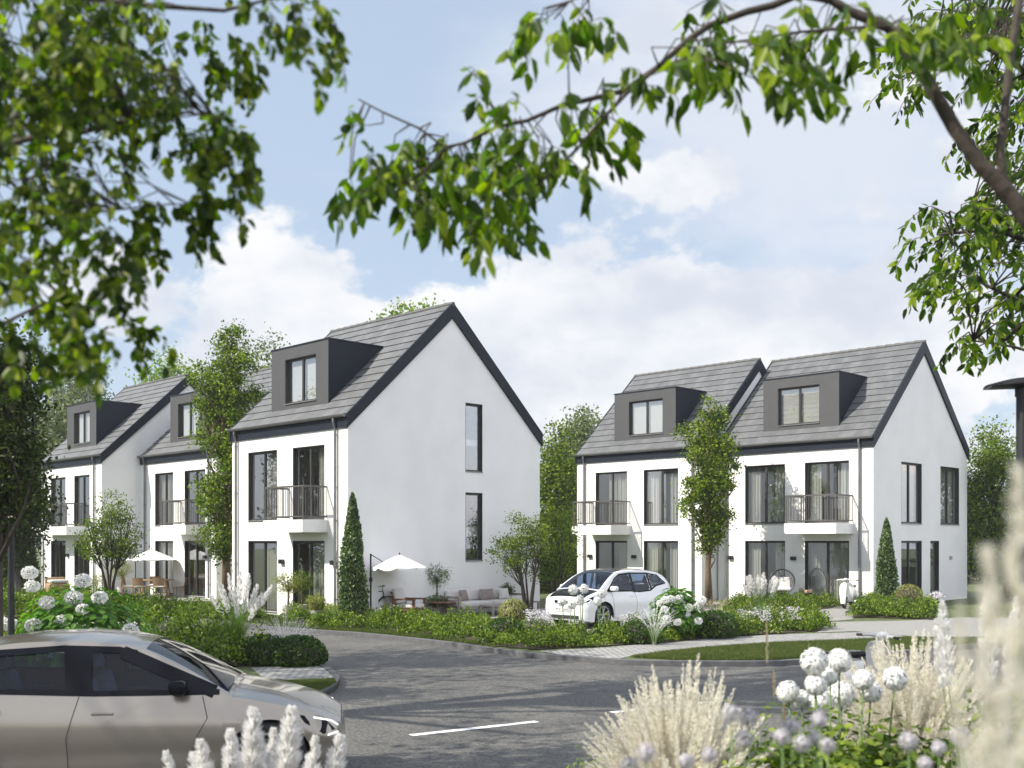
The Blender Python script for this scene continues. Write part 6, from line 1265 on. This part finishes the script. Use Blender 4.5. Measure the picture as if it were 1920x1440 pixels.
leafy('leafy green shrub at the bottom right under the white allium balls', [(x, 1395 + 22 * ((x // 28) % 3) - (18 if 1450 < x < 1700 else 0), 4.5 + 0.15 * ((x // 28) % 4)) for x in range(1410, 1790, 14)] + [(x, 1440, 4.4) for x in range(1380, 1790, 16)], 'leaf_bed', 320, 0.045, 64)
leafy('small bright green shrub at the bottom edge left of the cream grass', [(x, 1428 + (x % 3) * 6, 4.9) for x in range(1108, 1185, 9)], 'leaf_lime', 321, 0.022, 130, 0.055)
leafy('dark leafy shrub at the bottom right corner', [(x, y, 4.4 + 0.1 * (x % 3)) for x in (1870, 1895, 1920, 1940) for y in (1310, 1345, 1380, 1415, 1445)], 'leaf_poplar', 322, 0.04, 60, 0.09)
b_, _, _ = None, None, None

# --- overhanging trees close to the camera
def near_tree(label, trunk, r0, clumps, nleaf, leaf, mat, length, seed, hang=0.8, branches=(), name='tree', bark='bark_dark', aspect=0.55, twig_r=0.002, limb_r=0.004, nl=200, side=0.5, leafdrop=0.8, zero=0.15):
    """clumps: points from which leafy twigs grow; every leaf sits on its twig"""
    rng = np.random.default_rng(seed); x0, y0 = trunk[0][0], trunk[0][1]; T = root(name, (x0, y0, 0), 0, label, 'tree'); O = np.array([x0, y0, 0]); Cc = np.array(clumps) - O
    b = MB(); tr = [tuple(np.array(p) - O) for p in trunk]; b.tube(tr, [r0 * (1 - 0.6 * i / (len(tr) - 1)) for i in range(len(tr))], 12); st = tr[1:]
    for pts, ra, rb in branches:
        q = [tuple(np.array(p) - O) for p in pts]; b.tube(q, [ra + (rb - ra) * i / (len(q) - 1) for i in range(len(q))], 9)
        for u, v in zip(q, q[1:]): st += [tuple(np.array(u) * (1 - k / 4) + np.array(v) * k / 4) for k in range(4)]
    S3 = np.array(st); P, A = [], []
    for i in range(len(Cc)):
        c = Cc[i]; j = int(np.argmin(np.linalg.norm(S3 - c, axis=1))); s_ = S3[j]
        if i < nl:
            m_ = (s_ + c) / 2 + np.array([0, 0, 0.10 * np.linalg.norm(c - s_)]) + rng.normal(size=3) * 0.02
            b.tube([tuple(s_), tuple((s_ * .5 + m_ * .5)), tuple(m_), tuple(m_ * .4 + c * .6), tuple(c)], [limb_r, limb_r * .85, limb_r * 0.7, limb_r * .6, twig_r], 5)
        out = c - s_; out[2] *= 0.3; out = out / max(1e-6, np.linalg.norm(out)) + rng.normal(size=3) * 0.6
        d0 = np.array([out[0] * side, out[1] * side, zero + out[2] * 0.3]); d0 /= max(1e-6, np.linalg.norm(d0)); L_ = length * rng.uniform(0.55, 1.25); n_ = max(3, int(nleaf * L_ / length)); pts = [c]
        for k in range(n_):
            t = (k + 1) / n_; d = d0 * (1 - t * hang) + np.array([0, 0, -1.0]) * t * hang * 1.2; d /= np.linalg.norm(d); pts.append(pts[-1] + d * L_ / n_ + rng.normal(size=3) * L_ * 0.012)
            sd = np.cross(d, rng.normal(size=3)); sd /= np.linalg.norm(sd); P.append(pts[-1] + sd * leaf * 0.12); A.append(sd * 0.75 + d * 0.5 + np.array([0, 0, -leafdrop]))
        b.tube([tuple(p) for p in pts[::2] + [pts[-1]]], twig_r * 0.8, 4)
    P = np.array(P); A = unit(np.array(A) + rng.normal(size=(len(A), 3)) * 0.25); nr = unit(np.cross(A, rng.normal(size=(len(A), 3)))); bb = np.cross(nr, A); s2 = (leaf * (1 + 0.38 * rng.uniform(-1, 1, len(P))))[:, None]
    AA, BB, NN = A * s2, bb * s2 * aspect, nr * s2; cv = rng.uniform(0.02, 0.16, len(P))[:, None]
    V = np.stack([P, P + AA * 0.28 + BB * 0.46 + NN * cv, P + AA * 0.66 + BB * 0.38 + NN * cv * 0.6, P + AA * 1.0 - NN * cv, P + AA * 0.66 - BB * 0.38 + NN * cv * 0.6, P + AA * 0.28 - BB * 0.46 + NN * cv], 1)
    fast_mesh('crown', V, 6, [(0, 1, 2, 3), (0, 3, 4, 5)], mat, T); b.build('trunk', bark, T, smooth=True); return T
def ell_px(ells, seed, Y0, Y1):
    rng = np.random.default_rng(seed); out = []
    for cx_, cy_, rx, ry, n in ells:
        for _ in range(n):
            a = rng.uniform(0, 6.283); q = math.sqrt(rng.uniform(0, 1)); Y = rng.uniform(Y0, Y1); out.append(at(cx_ + rx * q * math.cos(a), cy_ + ry * q * math.sin(a), Y))
    return out
left_ells = [(60, 90, 200, 140, 60), (210, 90, 130, 110, 42), (320, 90, 100, 70, 13), (300, 205, 100, 50, 16), (110, 260, 150, 110, 44), (385, 190, 36, 40, 5), (20, 170, 60, 120, 14),
             (70, 400, 95, 100, 22), (180, 390, 70, 70, 11), (235, 440, 40, 40, 3), (50, 520, 60, 80, 10), (140, 540, 35, 80, 6), (150, 640, 22, 40, 2), (270, 320, 30, 50, 4), (60, -60, 260, 60, 17), (300, -60, 200, 40, 8)]
BX = 0.55                                                  # the twigs hang about two and a half metres in front of the camera
cl = ell_px([(a * 0.84, b, c * 0.84, d, e) for a, b, c, d, e in left_ells], 400, 2.1, 2.9)
rgs = random.Random(44)
for (x0, y0, x1, y1, n_) in ((430, 60, 445, 130, 6), (400, 215, 412, 290, 6), (425, 220, 455, 345, 11), (440, 300, 462, 340, 3), (380, 260, 390, 330, 5), (545, -10, 562, 110, 9), (575, 20, 590, 70, 4), (468, -10, 492, 60, 5), (372, 40, 380, 120, 6), (300, 384, 412, 380, 8), (215, 612, 285, 622, 6), (150, 560, 165, 700, 8), (110, 560, 95, 670, 7), (20, 560, 30, 680, 7), (60, 560, 58, 690, 6), (190, 480, 200, 560, 5), (270, 380, 285, 500, 8), (340, 230, 350, 330, 7), (225, 440, 235, 540, 6)):
    Y = rgs.uniform(2.2, 2.8)
    for k in range(n_): t = k / max(1, n_ - 1); cl.append(at(x0 + (x1 - x0) * t + rgs.uniform(-5, 5), y0 + (y1 - y0) * t + rgs.uniform(-4, 4), Y))
near_tree('birch like tree whose leafy twigs hang into the picture at the top left', [(-4.1, 3.6, 0), (-4.05, 3.6, 1.8), (-3.9, 3.5, 3.2), (-3.5, 3.3, 4.3)], 0.10, cl, 15, 0.029, 'leaf_birch', 0.12, 401, hang=0.95, nl=240, limb_r=0.0022, twig_r=0.0012, side=0.45, aspect=0.66,
          branches=[([(-3.9, 3.5, 3.2), at(-80, 300, 2.6), at(60, 258, 2.55), at(150, 250, 2.5), at(250, 225, 2.45)], 0.012, 0.003), ([(-3.9, 3.5, 3.2), at(-60, 480, 2.6), at(20, 440, 2.5), at(90, 420, 2.5)], 0.010, 0.003), ([(-3.5, 3.3, 4.3), at(20, -40, 2.5), at(120, -10, 2.5), at(280, 10, 2.45), at(420, 20, 2.4), at(540, -10, 2.4)], 0.012, 0.0025), ([(-4.0, 3.55, 2.5), at(-90, 700, 2.6), at(0, 610, 2.55), at(80, 570, 2.5), at(150, 560, 2.5)], 0.008, 0.002),
                    ([at(250, 225, 2.45), at(330, 210, 2.45), at(400, 215, 2.4), at(440, 235, 2.4)], 0.003, 0.0015), ([at(150, 400, 2.5), at(230, 392, 2.45), at(300, 384, 2.45), at(412, 380, 2.4)], 0.003, 0.001)])
Yc = 2.75
cpx = [(663, 210), (690, 235), (700, 290), (655, 335), (720, 335), (762, 290), (790, 320), (748, 375), (735, 300), (815, 355), (680, 360), (850, 295), (880, 330), (868, 385), (905, 410), (925, 345), (955, 290), (985, 330), (960, 395), (1005, 380), (1035, 295), (1062, 270), (1080, 320), (1120, 262), (1070, 180), (1125, 165), (1150, 225), (930, 205), (905, 190), (985, 200), (885, 140), (1165, 130), (1195, 165), (840, 250), (1010, 255), (905, 285), (940, 440), (880, 445),
       (1010, 45), (1050, 25), (1075, 65), (1000, 85), (1090, 10), (1268, 125), (1300, 85), (1345, 95), (1372, 150), (1402, 85), (1440, 95), (1478, 120), (1505, 175), (1535, 160), (1420, 150), (1465, 55), (1500, 30), (1545, 50), (1330, 150), (1290, 140), (1600, 30), (1645, 75), (1700, 50), (1755, 30), (1820, 60), (1510, 90), (1390, 120), (1780, 100), (1840, 20), (1580, 10), (1475, 190), (1530, 95), (1290, 20), (1340, 10), (1860, 110), (1890, 50)]
rgc = random.Random(9); cc_ = [at(x, y, Yc + rgc.uniform(-.25, .3)) for x, y in cpx]
cc_ += ell_px([(755, 320, 105, 70, 17), (965, 320, 120, 65, 17), (900, 395, 80, 40, 9), (1440, 100, 120, 55, 11), (1060, 45, 60, 45, 6), (1120, 220, 50, 40, 5), (690, 330, 40, 60, 5), (1320, 90, 50, 50, 5), (1640, 50, 80, 40, 8), (1800, 60, 90, 50, 8)], 77, 2.55, 3.0)
def br(pts, Y=Yc): return [at(x, y, Y) for x, y in pts]
near_tree('tree whose dark branch crosses the top of the picture from the right', [(1.95, 2.95, 0), (1.9, 2.95, 1.6), at(2090, 640, 2.95), at(1990, 500, 2.9)], 0.062, cc_, 9, 0.055, 'leaf_near', 0.12, 402, hang=0.75, nl=200, limb_r=0.0026, twig_r=0.0013, side=0.9, aspect=0.46, leafdrop=1.0,
          branches=[(br([(1990, 500), (1920, 400), (1890, 360), (1840, 310), (1790, 240), (1750, 170), (1710, 100), (1665, 50), (1590, 20), (1560, 0), (1500, -40)], 2.85), 0.025, 0.010), (br([(1560, 0), (1500, -12), (1450, 10), (1400, 22), (1330, 48), (1290, 75), (1235, 125), (1170, 170), (1090, 190), (1067, 192), (989, 226), (934, 237), (872, 268), (833, 276), (787, 241), (717, 210), (672, 186)], 2.78), 0.011, 0.002),
                    (br([(1235, 125), (1175, 175), (1117, 237), (1082, 280), (1010, 345), (950, 378), (905, 372)], 2.75), 0.006, 0.002), (br([(833, 276), (800, 320), (750, 350), (690, 335)], 2.72), 0.004, 0.0015), (br([(1890, 360), (1880, 330), (1875, 280), (1885, 200), (1895, 100), (1912, 0), (1925, -80)], 2.85), 0.013, 0.010), (br([(1665, 50), (1600, 52), (1500, 60), (1400, 75), (1300, 90)], 2.78), 0.005, 0.002), (br([(934, 237), (920, 190), (900, 150), (870, 125)], 2.78), 0.003, 0.001), (br([(1500, -12), (1300, -30), (1120, -20), (1050, 10)], 2.72), 0.006, 0.002)])
right_ells = [(1900, 60, 110, 110, 42), (1800, 40, 90, 45, 20), (1850, 190, 60, 90, 18), (1900, 300, 50, 120, 26), (1850, 340, 40, 50, 9), (1795, 400, 95, 30, 14), (1860, 440, 80, 60, 26), (1760, 440, 70, 40, 12), (1830, 520, 100, 40, 16), (1900, 560, 60, 80, 20), (1790, 635, 35, 20, 5), (1850, 620, 50, 25, 6), (1660, 100, 40, 20, 4), (1700, 165, 55, 25, 6), (1690, 110, 60, 30, 7), (1990, 300, 70, 300, 40), (1880, -60, 200, 60, 26), (1985, 520, 50, 90, 12)]
near_tree('sharp leafed tree with drooping sprays down the right edge', [(5.6, 8.6, 0), (5.5, 8.6, 3.0), (5.3, 8.6, 6.0), (5.0, 8.6, 8.2)], 0.16, ell_px([(a + 30, b, c, d, e) for a, b, c, d, e in right_ells], 403, 7.6, 9.4), 14, 0.095, 'leaf_near', 0.42, 404, hang=0.55, nl=400, limb_r=0.008, twig_r=0.004, side=1.2, aspect=0.45, zero=0.05,
          branches=[([(5.5, 8.6, 3.0), at(1990, 620, 8.5), at(1900, 560, 8.5), at(1820, 520, 8.5)], 0.03, 0.01), ([(5.4, 8.6, 4.4), at(1960, 460, 8.5), at(1860, 430, 8.5), at(1760, 440, 8.5)], 0.03, 0.01), ([(5.3, 8.6, 5.5), at(1950, 150, 8.5), at(1850, 90, 8.5), at(1720, 100, 8.5)], 0.03, 0.01), ([(5.5, 8.6, 3.0), at(2000, 680, 8.5), at(1900, 650, 8.5), at(1800, 635, 8.5)], 0.02, 0.006)])
# --- tall roadside trees just left of the picture: they throw the dappled shade on the asphalt
tree('roadside_tree', 'slim roadside tree outside the left edge shading the near road', (-8.4, 8.0), [(0, 0, 9.0, 2.0, 2.0, 2.2)], 46, 60, 0.20, 'leaf_poplar', [stem(10, seed=5)], r0=0.16, clump=0.8, seed=420, nlimb=30, group='roadside trees left of the picture')
tree('roadside_tree', 'tall roadside tree outside the left edge beside the street corner', (-12.9, 17.6), [(0, 0, 9.6, 2.7, 2.6, 2.4), (0, 1, 11.6, 2.0, 2.0, 1.6)], 95, 60, 0.20, 'leaf_poplar', [stem(11, seed=6)], r0=0.22, clump=0.95, seed=421, nlimb=40, group='roadside trees left of the picture')
tree('roadside_tree', 'tallest roadside tree with a high spreading crown above the picture', (-10.6, 12.6), [(-1.5, -.5, 12.6, 2.8, 2.8, 1.5), (2.5, 1.0, 13.9, 3.6, 3.4, 1.7), (6.5, 2.6, 14.4, 3.8, 3.6, 1.5), (10.0, 4.2, 15.6, 3.0, 3.0, 1.3)], 165, 60, 0.19, 'leaf_poplar', [[(0, 0, 0), (0.1, 0, 5), (0.8, 0.4, 9.5), (2.5, 1, 12.5), (6, 2.5, 13.6), (9.5, 4, 14.6)]], r0=0.3, clump=0.85, seed=422, nlimb=60, group='roadside trees left of the picture')

# more kinds of plants in the street corner bed
for i, (x, y, r, m_, lb) in enumerate([(-8.6, 21.2, 0.5, 'leaf_bed_dark', 'dark bush near the bonnet of the silver car in the corner bed'), (-10.2, 23.4, 0.55, 'leaf_dark', 'very dark bush in the middle of the corner bed'), (-7.2, 22.6, 0.42, 'leaf_grey', 'pale grey green bush in the corner bed behind the grass tuft'), (-11.6, 26.2, 0.6, 'leaf_bed_dark', 'dark bush at the back of the corner bed')]):
    ball(lb, x, y, r, 0.35, 440 + i, m_, 2400, 0.08, squash=0.85)
fountain('light green loose grass tuft in the corner bed', -9.4, 22.4, 1.05, 0.55, 20, 'plume_tan', 450, spl=0.15, sr=0.015, nf=10, wd=0.008, nbl=320, bfrac=1.0)
fountain('light green grass tuft at the left part of the kerbside bed', PX(620, 30.0), 30.0, 0.7, 0.4, 12, 'plume_tan', 451, spl=0.15, sr=0.015, nf=10, wd=0.01, nbl=260, bfrac=1.0)
flowers('small pale mauve flowers at the right end of the mixed shrubs', [R(1470, 1176), R(1500, 1176), R(1500, 1184), R(1460, 1186)], 40, 0.6, 'petal_mauve', 452)

# ------------------------------------------------------------------ thin summer haze over the whole site
hm = bpy.data.materials.new('haze'); hm.use_nodes = True; hn = hm.node_tree.nodes; hn.remove(hn['Principled BSDF'])
pv = hn.new('ShaderNodeVolumePrincipled'); pv.inputs['Color'].default_value = (0.93, 0.96, 1.0, 1); pv.inputs['Density'].default_value = 0.0005; pv.inputs['Anisotropy'].default_value = 0.2
hm.node_tree.links.new(pv.outputs[0], hn['Material Output'].inputs['Volume']); MATS['haze'] = hm
o = MB().box(-302, 302, -62, 502, -1.2, 24).build('haze', 'haze'); o['kind'] = 'stuff'
